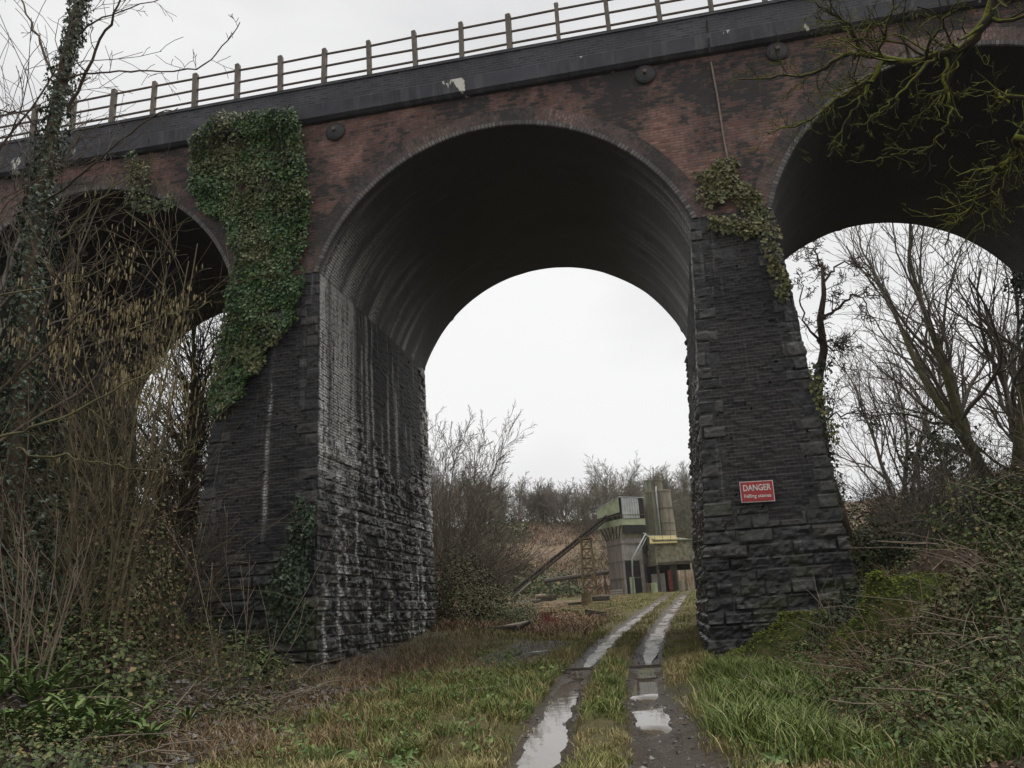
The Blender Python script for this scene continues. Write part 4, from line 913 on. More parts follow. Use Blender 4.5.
limb(b, poly_at([(884, 60, 11), (874, 78, 10.9), (862, 84, 10.9), (842, 96, 10.9), (824, 108, 11), (806, 122, 11.1), (786, 128, 11.2), (766, 132, 11.3)]), .036, .007, rng, O2, 26, .65, 2, rough=.02)
limb(b, poly_at([(946, 58, 10.6), (946, 80, 10.5), (945, 92, 10.5), (950, 108, 10.5), (944, 128, 10.5), (934, 142, 10.5), (916, 150, 10.6), (892, 156, 10.7), (868, 160, 10.8), (846, 162, 10.9)]), .024, .005, rng, O2, 16, .45, 2, rough=.02)
limb(b, poly_at([(870, 84, 10.9), (860, 102, 10.8), (846, 122, 10.8), (838, 138, 10.8), (828, 150, 10.8)]), .024, .005, rng, O2, 10, .4, 2, rough=.02)
limb(b, poly_at([(936, 57, 10.6), (920, 72, 10.4), (902, 92, 10.3), (886, 106, 10.3), (870, 118, 10.3), (858, 128, 10.3)]), .028, .005, rng, O2, 12, .4, 2, rough=.02)
limb(b, poly_at([(925, 58, 10.6), (934, 35, 10.2), (948, 16, 9.9), (962, -4, 9.6)]), .025, .010, rng, O2, 10, .5, 2, rough=.02)
limb(b, poly_at([(878, 58, 10.9), (884, 36, 10.7), (892, 14, 10.5), (896, -8, 10.3)]), .024, .010, rng, O2, 14, .6, 2, rough=.02)
limb(b, poly_at([(946, 90, 10.5), (930, 108, 10.6), (910, 122, 10.7), (896, 132, 10.8)]), .016, .005, rng, O2, 7, .35, 2, rough=.02)
limb(b, [(7.5, 9.0, 5.0)] + poly_at([(1040, 140, 9.6), (1022, 149, 9.8), (1005, 166, 10), (989, 190, 10.2), (972, 206, 10.4), (955, 223, 10.6), (945, 250, 10.8)]), .055, .007, rng, O2, 34, .7, 2, rough=.02)
limb(b, [(7.5, 9.0, 5.6)] + poly_at([(1035, 100, 9.4), (1010, 102, 9.7), (995, 91, 9.9), (978, 96, 10.1)]), .04, .008, rng, O2, 14, .5, 2, rough=.02)
limb(b, poly_at([(1012, 160, 10), (1003, 188, 10), (988, 208, 10.1), (972, 232, 10.2), (950, 262, 10.3)]), .022, .005, rng, O2, 12, .45, 2, rough=.02)
b.build('limbs', M['mossbark'], t, True, True)

for i, (x, y, rx, ry, h, n, mt, stm, lb) in enumerate(((2.6, 11.0, .9, .8, .50, 1300, 'bramble', 'twig_brown', 'tangled bramble with brown dead stems beside the long grass'), (2.4, 12.6, .7, .6, .30, 700, 'olive', 'twig_brown', 'low dead-stemmed bramble in front of the dark moss patch'), (3.2, 9.2, .9, .8, .45, 1500, 'bramble', 'bark_pale', 'leafy bramble spilling to the lower right border'), (3.4, 12.0, .9, .7, .42, 1300, 'bramble', 'twig_brown', 'bramble tangle directly below the bright mossy mound'), (4.4, 11.2, 1.0, .9, .8, 2400, 'bramble', 'bark_pale', 'taller bramble on the slope above the lower right corner'))):
    bramble('bramble_thicket', lb, (x, y), rx, ry, h, n, 800 + i, mt, .06, 44, stm, stemlen=1.5)
for i, (x, y, rx, ry, h, n, mt, stm, lb) in enumerate(((1.9, 13.9, .75, .6, .42, 1500, 'bramble', 'twig_brown', 'dark low bramble against the front foot of the right pier'), (1.95, 10.3, .6, .7, .34, 1100, 'bramble', 'twig_brown', 'small bramble creeping into the long grass right of the track'), (2.3, 8.3, .7, .7, .38, 1500, 'bramble', 'twig_brown', 'bramble with dead stems nearest the lower right corner'), (2.6, 14.9, .7, .5, .55, 1400, 'ivy_dark', 'bark_pale', 'dark leafy growth hiding the right pier corner beside the moss'))):
    bramble('bramble_thicket', lb, (x, y), rx, ry, h, n, 820 + i, mt, .05, 26, stm, stemlen=1.3)
# mossy mounds at the foot of the right pier
def moss_mound(label, c, rx, ry, h, n, seed):
    rs = np.random.RandomState(seed); z = gz(*c); t = thing('moss_mound', label, 'moss', (c[0], c[1], z))
    a, r_ = np.meshgrid(np.linspace(0, 2 * math.pi, 64, endpoint=False), np.linspace(0, 1, 26), indexing='ij')
    x = c[0] + rx * r_ * np.cos(a) * (1 + .3 * (vn(np.cos(a) * 2 + 5, np.sin(a) * 2 + seed, 3) - .5)); y = c[1] + ry * r_ * np.sin(a)
    zz = ground(x, y) + h * (1 - r_ ** 2) ** 1.2 * (.1 + 1.8 * fbm(x * 2.6, y * 2.6, seed, 3)) + .16 * (fbm(x * 6, y * 6, seed + 1, 3) - .5) * (1 - r_ ** 4) - .05 * (r_ > .97)
    link('mound', npmesh('mound', np.stack([x, y, zz], -1).reshape(-1, 3), gridfaces(64, 26, True)[:, ::-1].copy(), True), M['mossmat'], t, True)
    i = rs.randint(0, x.size, n); P = np.stack([x.ravel()[i], y.ravel()[i], zz.ravel()[i]], 1) + rs.normal(0, .05, (n, 3)) * [1, 1, .3]
    link('moss_tufts', leaf_mesh('moss_tufts', P, np.tile([0, -.3, 1.0], (n, 1)), .045, rs, .5, 0), M['moss'], t, True)
M['mossmat'] = simple('moss_mat', (0.025, 0.028, 0.014), (0.075, 0.085, 0.022), 3.5, 0.95, 0.1, 0.9, .05)
moss_mound('bright mossy mound at the outer foot of the right pier', (3.05, 13.7), 1.15, .8, .52, 5200, 111)
bramble('bramble_thicket', 'thin bramble growing over the bright mossy mound', (3.4, 14.3), 1.1, .7, .4, 160, 133, 'olive', .05, 16, 'twig_brown', stemlen=1.3)
moss_mound('flat dark moss patch along the front foot of the right pier', (1.7, 15.7), 1.25, .6, .34, 3400, 112)
moss_mound('small moss hump in the undergrowth right of the mound', (4.5, 12.6), .7, .5, .25, 1500, 113)

bare_shrub('twiggy_shrub', 'pale twiggy shrub standing on the bank right of the danger-sign pier', (4.9, 16.3), 2.3, 20, 121, M['bark_grey'], .55, dict(SHRUB, kids=[6, 4, 3], wander=.07), r=.012)
bramble('bramble_thicket', 'dark bramble thicket on the bank right of the pier', (6.0, 15.6), 1.9, 1.2, 1.35, 4600, 122, 'bramble', .08, 26, 'bark_pale')
bramble('bramble_thicket', 'tall dark thicket at the right border of the bank', (6.4, 12.6), 1.4, 1.4, 1.9, 5600, 123, 'bramble', .065, 24, 'bark_pale')
bramble('bramble_thicket', 'low bramble sprawling across the lower right corner', (3.9, 9.8), 1.3, 1.0, .4, 2600, 124, 'bramble', .06, 26, 'bark_pale')
bramble('bramble_thicket', 'bramble with arching stems below the mossy mound', (3.9, 12.2), 1.1, .8, .65, 2000, 125, 'olive', .07, 26, 'bark_pale')
bramble('bramble_thicket', 'leafy bush at the right border under the mossy branches', (5.4, 10.6), 1.1, .9, 1.0, 3000, 126, 'bramble', .06, 20, 'bark_pale')
bramble('ivy_thicket', 'dark ivy-covered thicket behind the twiggy shrub', (6.9, 20), 2.4, 1.5, 1.2, 4200, 127, 'ivy_dark', .11, 14, 'bark')
bramble('bramble_thicket', 'thicket in the shade of the right arch beside the pier', (4.8, 22), 1.2, 1.5, 1.1, 2600, 128, 'bramble', .10, 14, 'bark')
bramble('ivy_thicket', 'scrubby evergreen bush beyond the right arch', (9.6, 30), 3.0, 1.6, 1.1, 3600, 129, 'bramble', .14, 12, 'bark')
bramble('scrub_bush', 'brownish scrub beyond the right arch near the pier', (6.4, 31), 2.0, 1.6, 1.4, 2600, 130, 'olive', .13, 20, 'bark_grey')

for i, (x, y, H, n, mt, lb) in enumerate(((5.6, 18.6, 2.2, 16, 'bark_grey', 'tangled bare shrub right behind the twiggy shrub'), (7.6, 19.2, 2.4, 18, 'bark', 'brown bare shrub on the bank below the right arch'), (9.6, 22.5, 2.8, 18, 'bark_grey', 'grey bare shrub near the right border under the arch'), (6.6, 25.0, 2.6, 18, 'bark_pale', 'pale bare shrub deep under the right arch'), (8.6, 27.0, 3.2, 18, 'bark_green', 'green-stemmed bare shrub at the back of the right arch'), (6.9, 14.2, 2.6, 16, 'bark', 'brown tangled shrub at the right border above the brambles'))):
    bare_shrub('bare_shrub', lb, (x, y), H, n, 700 + i, M[mt], .75, dict(SHRUB, kids=[8, 6, 4], min=.006, wander=.13), r=.013)
P = scatter(16000, 3.5, 13, 16.5, 34, rs, lambda x, y: sst(.36, .52, fbm(x * .9, y * .9, 711, 3))); P[:, 2] += rs.uniform(.0, .55, len(P)) * (.3 + fbm(P[:, 0] * .8, P[:, 1] * .8, 712, 2))
tag(link('bank_undergrowth', leaf_mesh('bank_undergrowth', P, np.tile([0, -.5, .9], (len(P), 1)), .10, rs, .38, .2), M['olive']), kind='stuff')
P = scatter(9000, 3.5, 13, 16.5, 34, rs, None); blades('bank_grass', P, .5 + 0 * P[:, 0], .02, 'straw', (.4, 1.4))
M['fine_twig'] = simple('fine_grey_twigs', (0.085, 0.072, 0.058), (0.15, 0.13, 0.105), 2, .9, .2, 0)
bare_tree('multi_stem_tree', 'large many-stemmed bare tree beyond the right arch', (12.6, 33.5), 14.5, .24, 131, M['bark_green'], dict(TREE, min=.0075, kids=[10, 8, 5], ang=(.3, .75)), 4, .30, cmat=M['fine_twig'])
bare_tree('bare_tree', 'slim bare tree leaning left beyond the right arch', (10.3, 38), 10, .12, 132, M['bark_grey'], dict(TREE, min=.009, kids=[9, 7, 5]), 1, .2, lean=(-.15, 0), cmat=M['fine_twig'])
bare_tree('bare_tree', 'bare tree farther back in the middle of the right arch', (12.5, 48), 12, .15, 133, M['bark_grey'], dict(TREE, min=.010, kids=[9, 7, 5]), 2, .25, cmat=M['twig_far'])
bare_tree('bare_tree', 'bare bushy tree close behind the right arch edge', (17, 42), 14, .18, 134, M['bark_grey'], dict(TREE, min=.009, kids=[9, 7, 5]), 2, .25, cmat=M['fine_twig'])
# twisted tree hugging the pier
rng = random.Random(140); b = MB(); bt = MB(); p0 = at(846, 520, 29)
t = thing('twisted_tree', 'crooked dark tree with curling branches just right of the right pier', 'tree', (p0[0], 29, gz(p0[0], 29)))
tr = poly_at([(838, 505, 29), (826, 470, 29), (822, 430, 29), (817, 385, 29), (824, 350, 29), (820, 320, 29), (824, 295, 29), (822, 262, 29)])
bt.tube([(p0[0], 29, gz(p0[0], 29) - .2)] + tr, [.22, .20, .19, .18, .16, .14, .12, .09, .05], 8); bt.build('trunk', M['bark'], t, True, True)
T4 = dict(OAK, seg=.35, wander=.30, kids=[6, 5, 3], min=.012, trop=.0)
for pl, r0 in (([(824, 350, 29), (818, 340, 29), (806, 325, 29), (800, 300, 29), (805, 280, 29)], .06), ([(824, 318, 29), (838, 308, 28.8), (850, 296, 28.6), (862, 300, 28.5), (870, 318, 28.4)], .06), ([(824, 290, 29), (830, 272, 29), (845, 262, 29), (858, 268, 29)], .05), ([(822, 268, 29), (814, 252, 29), (804, 244, 29)], .04), ([(826, 345, 29), (836, 352, 29), (850, 344, 29)], .035), ([(824, 420, 29), (836, 415, 28.6), (860, 412, 28.2), (880, 425, 28)], .04)):
    limb(b, poly_at(pl), r0, .014, rng, T4, 9, 1.1, 2, rough=.05)
b.build('branches', M['bark'], t, True, True)
rs = np.random.RandomState(141); P = []; N = []
for k in range(1500):
    f = rng.random() * 3.6; i = int(f); q = np.array(tr[i]) + (np.array(tr[i + 1]) - tr[i]) * (f - i); a = rng.uniform(0, 6.28); d = np.array([math.cos(a), math.sin(a), .3]); P.append(q + d * rng.uniform(.1, .5)); N.append(d)
link('ivy_leaves', leaf_mesh('ivy_leaves', P, N, .13, rs), M['ivy_dark'], t, True)
# ivy bush climbing the stems of the big tree
rs = np.random.RandomState(142); t = thing('ivy', 'dark ivy clump climbing a stem of the many-stemmed tree', 'ivy', tuple(at(940, 470, 32)))
c = at(938, 455, 31.5); n = 1500; P = c + rs.normal(0, 1, (n, 3)) * [.75, .5, .75]; k = rs.randint(0, 2, n); P += np.stack([k * .6 * rs.uniform(0, 1, n), 0 * k, -k * rs.uniform(0, 2.2, n)], 1)
link('leaves', leaf_mesh('leaves', P, P - c, .16, rs), M['ivy_dark'], t, True)
b = MB(); b.tube([(c[0] + .9, 31.5, gz(c[0] + .9, 31.5)), (c[0] + .5, 31.5, c[2] - 1.5), (c[0], 31.5, c[2]), (c[0] - .5, 31.5, c[2] + 2.6)], [.07, .06, .05, .02], 6); b.build('stem', M['bark'], t, True, True)
# ivy on the far right pier inside the arch
rs = np.random.RandomState(143); t = thing('ivy', 'ragged ivy hanging inside the far edge of the right arch', 'ivy', (11.3, 24.8, 5))
n = 3800; zz = rs.uniform(4.5, 10.6, n); xx = np.where(zz > 9.9, 7.3 + np.sqrt(np.maximum(4.5 ** 2 - (zz - 8.62) ** 2, 0)), 11.6 - .4 * (9.95 - zz) / 9.75); P = np.stack([xx - .05 - .7 * np.abs(rs.normal(0, .5, n)) * (.3 + fbm(zz, zz * 0 + 3, 5)), 25.4 - np.abs(rs.normal(0, .6, n)), zz], 1)
link('leaves', leaf_mesh('leaves', P, np.tile([-1, -.5, .2], (n, 1)), .13, rs), M['ivy_dark'], t, True)

# ------------------------------------------------------------------ beyond the bridge, left and middle
bare_tree('mossy_tree', 'green-stemmed tree seen through the left arch, nearest the pier', (-14.6, 28), 11, .22, 151, M['bark_green'], dict(TREE, min=.011, ratio=.5), 2, .10)
bare_tree('mossy_tree', 'dark mossy tree deeper behind the left arch', (-16.5, 30), 15, .24, 152, M['bark_green'], dict(TREE, min=.011), 2, .15)
bare_tree('bare_tree', 'leaning bare tree behind the ivy curtain of the left pier', (-14.0, 31), 9, .13, 153, M['bark'], dict(TREE, min=.011), 2, .2, lean=(-.1, 0))
bare_tree('bare_tree', 'bare tree far behind the left arch', (-20, 38), 15, .2, 154, M['bark_grey'], dict(TREE, min=.013), 3, .2)
bramble('leafy_bush', 'green scrub at ground level behind the left arch', (-14.5, 26.5), 2.6, 1.4, 2.6, 3600, 155, 'bramble', .13, 12, 'bark')

M['twig_pale'] = simple('pale_willow_twigs', (0.16, 0.135, 0.11), (0.28, 0.245, 0.20), 2, .9, .2, 0)
bare_shrub('willow_bush', 'pale rounded willow bush leaning towards the gravel patch', (-7.9, 30), 4.6, 22, 169, M['twig_pale'], .85, dict(seg=.4, wander=.10, trop=.01, kids=[9, 7, 5], ratio=.46, ang=(.25, .8), t0=.2, min=.007, lev=3, tip=.45), r=.022)
t, tips = bare_shrub('willow_bush', 'big bare willow bush just past the left pier', (-8.9, 31), 6.6, 26, 161, M['twig_pale'], .48, dict(seg=.45, wander=.09, trop=.02, kids=[10, 7, 5], ratio=.46, ang=(.25, .75), t0=.2, min=.007, lev=3, tip=.45), r=.026)
bare_shrub('willow_bush', 'lower spreading willow bush in front of the bare brown hillside', (-8.4, 35), 3.6, 18, 162, M['bark_green'], .85, dict(seg=.45, wander=.10, trop=.0, kids=[7, 6, 5], ratio=.62, ang=(.3, .8), t0=.3, min=.009, lev=3, tip=.45), r=.025)
bramble('dense_bush', 'dense grey-green bush beside the left pier', (-7.3, 28.2), 1.35, 1.5, 2.7, 6500, 163, 'olive', .085, 40, 'bark_grey', stemlen=1.1)
bramble('dense_bush', 'lower dark bush trailing towards the gravel', (-6.0, 29.2), 1.3, 1.3, 1.35, 4200, 164, 'bramble', .08, 30, 'bark_grey')
bramble('bracken_clump', 'brown bracken clump between the bush and the track', (-4.6, 32), 1.3, 1.6, .55, 2000, 165, 'bracken', .10, 20, 'twig_red')
bare_shrub('red_twig_shrub', 'small red-stemmed shrub in the bracken beside the track', (-4.25, 28.6), .8, 16, 166, M['twig_red'], .35, dict(SHRUB, min=.007, kids=[4, 3, 2]), r=.010)

# bare trees on the rim of the quarry
protos = []
for k, (H, st, sd) in enumerate(((8.5, 3, 171), (7.2, 2, 172), (9.5, 3, 173), (6.0, 4, 174))):
    protos.append(bare_tree('rim_tree', 'bare winter tree in the row along the quarry rim', (-60 - 8 * k, 150), H, .14, sd, M['twig_far' if k % 2 else 'twig_far2'], dict(FAR, min=.018, kids=[11, 7, 5], trop=.04, ang=(.35, .9)), st, .32, 'bare trees along the quarry rim', lev=3))
rng = random.Random(180); used = [False] * 4
for i in range(78):
    k = rng.randrange(4); x = -52 + 78 * (i + rng.random()) / 78; y = rng.choice((126, 131, 136, 142, 150)) + rng.uniform(-3, 3) - .25 * min(x, 10) * -1
    o = protos[k] if not used[k] else copy_tree(protos[k]); used[k] = True
    o.location = (x, y, gz(x, y) - .2); s = rng.uniform(.75, 1.25); o.scale = (s, s, s); o.rotation_euler = (0, 0, rng.uniform(0, 6.28))
for i in range(12):
    k = rng.randrange(4); x = rng.uniform(-5, 14); y = rng.uniform(92, 112)
    o = copy_tree(protos[k]); o.location = (x, y, gz(x, y) - .2); s = rng.uniform(.9, 1.3); o.scale = (s, s, s); o.rotation_euler = (0, 0, rng.uniform(0, 6.28))
    tag(o, 'bare tree standing behind the derelict quarry plant', 'tree', 'bare trees behind the quarry plant')
for i in range(16):
    k = rng.randrange(4); x = rng.choice((rng.uniform(20, 36), rng.uniform(-48, -26))); y = rng.uniform(50, 85)
    o = copy_tree(protos[k]); o.location = (x, y, gz(x, y) - .2); s = rng.uniform(1.0, 1.5); o.scale = (s, s, s); o.rotation_euler = (0, 0, rng.uniform(0, 6.28))
    tag(o, 'bare tree on the valley side seen through a side arch', 'tree', 'bare trees on the valley sides')
rs = np.random.RandomState(190)
for i, (x, y, lab) in enumerate(((7, 98, 'dark evergreen bush behind the quarry plant on the right'), (-24, 118, 'dark green scrub patch high on the quarry slope'), (-18, 96, 'brown-green bush at the foot of the quarry slope'), (-13, 90, 'low bush left of the conveyor foot'))):
    bramble('slope_bush', lab, (x, y), 4, 3, 3.0, 1600, 191 + i, 'bramble' if i != 2 else 'olive', .4, 0)
#@@QUARRY
# ------------------------------------------------------------------ derelict quarry plant
M['clad_green'] = simple('green_cladding', (0.24, 0.27, 0.16), (0.38, 0.42, 0.27), 2.0, .8, .3, .3, .02)
M['clad_grey'] = simple('grey_cladding', (0.26, 0.275, 0.28), (0.42, 0.43, 0.42), 1.6, .7, .3, .3, .02)
M['clad_brown'] = simple('brown_cladding', (0.14, 0.12, 0.10), (0.29, 0.25, 0.215), 1.2, .8, .3, .3, .02, stretch=(3, 3, .4))
M['mossy_render'] = simple('mossy_render', (0.085, 0.085, 0.05), (0.32, 0.30, 0.21), 2.6, .9, .2, .4, .03)
M['silo'] = simple('silo_concrete', (0.14, 0.15, 0.105), (0.27, 0.27, 0.205), 1.3, .9, .2, .4, .03, stretch=(2.5, 2.5, .35))
M['silo_brown'] = simple('rust_brown', (0.14, 0.125, 0.092), (0.27, 0.245, 0.185), 1.5, .85, .2, .3, .02, stretch=(2, 2, .4))
M['ochre'] = simple('ochre_sheet', (0.28, 0.225, 0.10), (0.44, 0.37, 0.18), 2, .8)
M['red_paint'] = simple('faded_red', (0.15, 0.035, 0.03), (0.27, 0.075, 0.06), 2.5, .7)
M['cream'] = simple('peeling_cream', (0.28, 0.17, 0.10), (0.52, 0.46, 0.34), 2.2, .8, stretch=(1, 1, .6))
M['rust'] = simple('rusty_steel', (0.07, 0.05, 0.03), (0.20, 0.155, 0.075), 2.2, .85)
M['wood_dark'] = simple('dark_timber', (0.05, 0.042, 0.034), (0.11, 0.09, 0.072), 6, .9)
M['wood_pale'] = simple('pale_plank', (0.22, 0.20, 0.165), (0.38, 0.35, 0.29), 5, .8)
M['slab'] = simple('wet_slab', (0.17, 0.165, 0.155), (0.33, 0.32, 0.30), 5, .28, .5)
M['shutter'] = simple('grey_shutter', (0.20, 0.18, 0.165), (0.33, 0.30, 0.275), 2.2, .7)

def Q(cx, cy, Y=75.0): return at(500 + cx / 4.8, 460 + cy / 4.8, Y)
def corr(b, p, q, z0, z1, pitch=.2, amp=.035, z0b=None, z1b=None):
    """corrugated sheet between two plan points; bottom z0->z0b, top z1->z1b"""
    p = np.array(p); q = np.array(q); L = np.linalg.norm(q - p); n = int(L / pitch) * 2; d = (q - p) / L; nn = np.array([d[1], -d[0]])
    z0b = z0 if z0b is None else z0b; z1b = z1 if z1b is None else z1b; vs = []
    for i in range(n + 1):
        t = i / n; a = p + (q - p) * t + nn * amp * (1 if i % 2 else -1)
        vs += [(a[0], a[1], z0 + (z0b - z0) * t), (a[0], a[1], z1 + (z1b - z1) * t)]
    b.add(vs, [(2 * i, 2 * i + 2, 2 * i + 3, 2 * i + 1) for i in range(n)])
def prism(b, plan, z0, z1, plan2=None):
    plan2 = plan2 or plan; n = len(plan)
    z0 = z0 if hasattr(z0, '__len__') else [z0] * n; z1 = z1 if hasattr(z1, '__len__') else [z1] * n
    b.add([(p[0], p[1], z) for p, z in zip(plan, z0)] + [(p[0], p[1], z) for p, z in zip(plan2, z1)],
          [tuple(range(n - 1, -1, -1)), tuple(range(n, 2 * n))] + [(i, (i + 1) % n, n + (i + 1) % n, n + i) for i in range(n)])
g0 = gz(-4.2, 75) - .1
A = (-4.27, 74.0); B = (-2.50, 75.2); Cc = (-3.95, 77.2); D = (-5.75, 75.9)
t = thing('hopper_tower', 'derelict corrugated hopper tower with a green and grey cabin on top', 'tower', (-4.3, 75.5, g0))
b = MB(); corr(b, D, A, g0, 7.85, .26, .06); b.build('wall', M['clad_brown'], t, world=True)
b = MB(); corr(b, A, B, g0, 7.85, .30, .03); b.build('wall', M['shutter'], t, world=True)
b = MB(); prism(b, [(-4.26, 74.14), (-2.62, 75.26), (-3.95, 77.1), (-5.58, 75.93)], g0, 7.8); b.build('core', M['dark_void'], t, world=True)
b = MB(); prism(b, [(-4.07, 74.03), (-2.85, 74.86), (-2.90, 74.96), (-4.10, 74.13)], g0, 5.9); b.build('opening', M['dark_void'], t, world=True)  # solid slab before the wall, the opening's shade put into its colour
b = MB(); prism(b, [(-3.83, 74.12), (-3.43, 74.40), (-3.47, 74.48), (-3.87, 74.20)], g0, 4.45); b.build('door', M['clad_green'], t, world=True)
A2 = (-3.98, 73.7); B2 = (-1.98, 75.2); C2 = (-4.2, 78.0); D2 = (-6.35, 76.2)
b = MB(); prism(b, [A, B, Cc, D], 7.85, 9.0, [A2, B2, C2, D2]); b.build('hopper', M['mossy_render'], t, world=True)
b = MB()
for k in range(6):
    f = (k + .5) / 6; p0 = np.array([*(np.array(D) * (1 - f) + np.array(A) * f), 7.85]); p1 = np.array([*(np.array(D2) * (1 - f) + np.array(A2) * f), 9.0]); b.tube([p0 + [-.03, -.03, 0], p1 + [-.03, -.03, 0]], .05, 4)
b.build('hopper_rib', M['dark_void'], t, world=True)
b = MB(); prism(b, [A2, B2, C2, D2], 9.0, 9.55); b.build('window_band', M['clad_green'], t, world=True)
b = MB(); A3 = (-3.92, 73.66); B3 = (-2.04, 75.06); prism(b, [A3, B3, (-2.09, 75.12), (-3.95, 73.72)], 8.3, 8.98); b.build('opening', M['dark_void'], t, world=True)  # flat dark strip, shade of the open band painted as colour
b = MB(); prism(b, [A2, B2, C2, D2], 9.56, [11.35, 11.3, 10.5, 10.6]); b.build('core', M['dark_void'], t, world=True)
b = MB(); corr(b, (D2[0] - .05, D2[1] - .08), (A2[0] - .16, A2[1] + .02), 9.95, 10.75, .28, .03, 10.15, 11.45); b.build('side_panel', M['clad_green'], t, world=True)
b = MB(); corr(b, (A2[0] + .1, A2[1] - .02), (B2[0] - .42, B2[1] - .40), 9.55, 11.42, .24, .03, 9.6, 11.38); b.build('front_panel', M['clad_grey'], t, world=True)
b = MB(); prism(b, [(A2[0] - .1, A2[1] - .15), (B2[0] + .1, B2[1] - .05), (C2[0], C2[1] + .1), (D2[0] - .15, D2[1])], [11.46, 11.42, 10.62, 10.76], [11.54, 11.5, 10.7, 10.84]); b.build('roof', M['clad_grey'], t, world=True)
b = MB(); b.tube([Q(640, 640, 73.4), Q(634, 475, 73.4), Q(700, 352, 74)], .07, 5); b.tube([Q(655, 470, 73.4), Q(702, 372, 74)], .04, 4); b.build('stair_rail', M['clad_grey'], t, True, True)

t = thing('silo', 'tall mossy concrete silo with two short chimneys', 'silo', (-.75, 77.2, g0))
b = MB(); b.lathe((-.62, 0, 0), [(.98, 0), (.96, 4.4), (.80, 5.0), (.74, 9.15), (.78, 9.16), (.78, 9.3), (.5, 9.36)], 18); b.build('shaft', M['silo'], t)
b = MB(); b.lathe((.62, -.12, 0), [(1.0, 0), (.98, 4.4), (.80, 5.0), (.70, 9.15), (.74, 9.16), (.74, 9.3), (.5, 9.36)], 18); b.build('shaft', M['silo_brown'], t)
b = MB(); b.box((0, .15, 4.6), (1.1, 1.0, 9.2)); b.build('web_wall', M['silo'], t)
for z in (6.2, 7.6): b = MB(); b.lathe((.62, -.12, z), [(.79, 0), (.79, .07)], 18); b.build('band', M['rust'], t)
for x, h, mm in ((-.72, 1.1, 'silo'), (.35, 1.05, 'silo_brown')):
    b = MB(); b.lathe((x, -.1, 9.3), [(.31, 0), (.30, h - .12), (.37, h - .12), (.37, h), (.25, h)], 14); b.build('chimney', M[mm], t)

t = thing('plant_house', 'mossy plant house raised over dark bays with an ochre roof sheet', 'building', (0, 75, g0))
b = MB(); prism(b, [(-1.4, 74.2), (2.25, 74.9), (1.6, 78.6), (-2.75, 77.4)], 5.3, [7.4, 7.25, 7.25, 8.6]); b.build('wall', M['mossy_render'], t, world=True)
b = MB(); prism(b, [(-1.75, 73.8), (.65, 74.3), (.6, 75.3), (-1.75, 74.8)], [7.15, 7.1, 7.78, 7.85], [7.23, 7.18, 7.86, 7.93]); b.build('roof', M['ochre'], t, world=True)
b = MB(); prism(b, [(-1.4, 74.0), (2.4, 74.75), (1.7, 78.8), (-2.85, 77.5)], [7.41, 7.26, 7.26, 8.61], [7.52, 7.37, 7.37, 8.72]); b.build('roof', M['silo'], t, world=True)
b = MB(); b.tube([(-1.32, 74.05, 7.6), (-1.32, 74.05, 5.3)], .06, 6); b.build('downpipe', M['silo_brown'], t, world=True)
for k in range(3): q_ = (.15 + k * .75, 74.47 + k * .15, 6.2); b = MB(); b.box((q_[0] + .35, q_[1] + .02, 5.75), (.5, .06, .35), rz=.2); b.build('stain_panel', M['silo_brown' if k % 2 else 'silo'], t, world=True)
p = Q(812, 426, 74.3); b = MB(); b.box((p[0], 74.58, p[2]), (.52, .10, .46), rz=.2); b.build('window', M['dark_void'], t, world=True)
for cx, cy, w_, h_, mm in ((712, 425, .16, .7, 'dark_void'), (703, 470, .14, .9, 'wood_pale'), (718, 445, .12, .35, 'wood_pale'), (700, 440, .14, .4, 'dark_void')):
    p = Q(cx, cy, 75.0); b = MB(); yy = 74.2 + (-1.25 - p[0]) / 1.4 * 3.2; b.box((p[0] - .04, yy - .05, p[2]), (w_, .3, h_), rz=-1.16); b.build('window', M[mm], t, world=True)
b = MB(); prism(b, [(-2.4, 75.9), (1.9, 76.4), (1.6, 78.4), (-2.6, 77.4)], g0, 5.3); b.build('bay_shade', M['dark_void'], t, world=True)  # solid block under the house, undercroft shade put into its near-black colour
b = MB(); [b.box((x, y, (g0 + 5.5) / 2), (.22, .22, 5.5 - g0)) for x, y in ((-2.45, 75.6), (-1.3, 74.5), (2.0, 75.0))]; b.box((.4, 74.62, 5.42), (3.6, .2, .2), rz=.2); b.build('frame', M['wood_dark'], t, world=True)
p0, p1 = Q(725, 548, 74.9), Q(800, 640, 74.9); b = MB(); b.box(((p0[0] + p1[0]) / 2, 74.95, (p0[2] + g0) / 2), (p1[0] - p0[0], .12, p0[2] - g0)); [b.box(((p0[0] + p1[0]) / 2, 74.88, g0 + .2 + k * .21), (p1[0] - p0[0] - .05, .05, .03)) for k in range(8)]; b.build('roller_door', M['shutter'], t, world=True)
p0, p1 = Q(803, 530, 75), Q(831, 610, 75); b = MB(); b.box(((p0[0] + p1[0]) / 2, 75.1, (p0[2] + g0) / 2), (p1[0] - p0[0], .12, p0[2] - g0)); b.build('red_door', M['red_paint'], t, world=True)
t = thing('container', 'peeling cream container with rust streaks beside the red door', 'container', (1.2, 74.5, g0))
p0, p1 = Q(850, 530, 74.2), Q(936, 620, 74.2); b = MB(); corr(b, (p0[0], 74.2), (p1[0], 74.3), g0, p0[2], .22, .03); prism(b, [(p0[0], 74.26), (p1[0], 74.36), (p1[0], 76), (p0[0], 76)], g0, p0[2]); b.build('shell', M['cream'], t, world=True)
b = MB(); [b.box((x, 74.18, (p0[2] + g0) / 2), (.08, .12, p0[2] - g0)) for x in (p0[0], (p0[0] + p1[0]) / 2, p1[0])]; b.build('corner_post', M['silo_brown'], t, world=True)
t = thing('annexe', 'low grey flat-roofed annexe behind the plant house', 'building', (2.6, 79, g0))
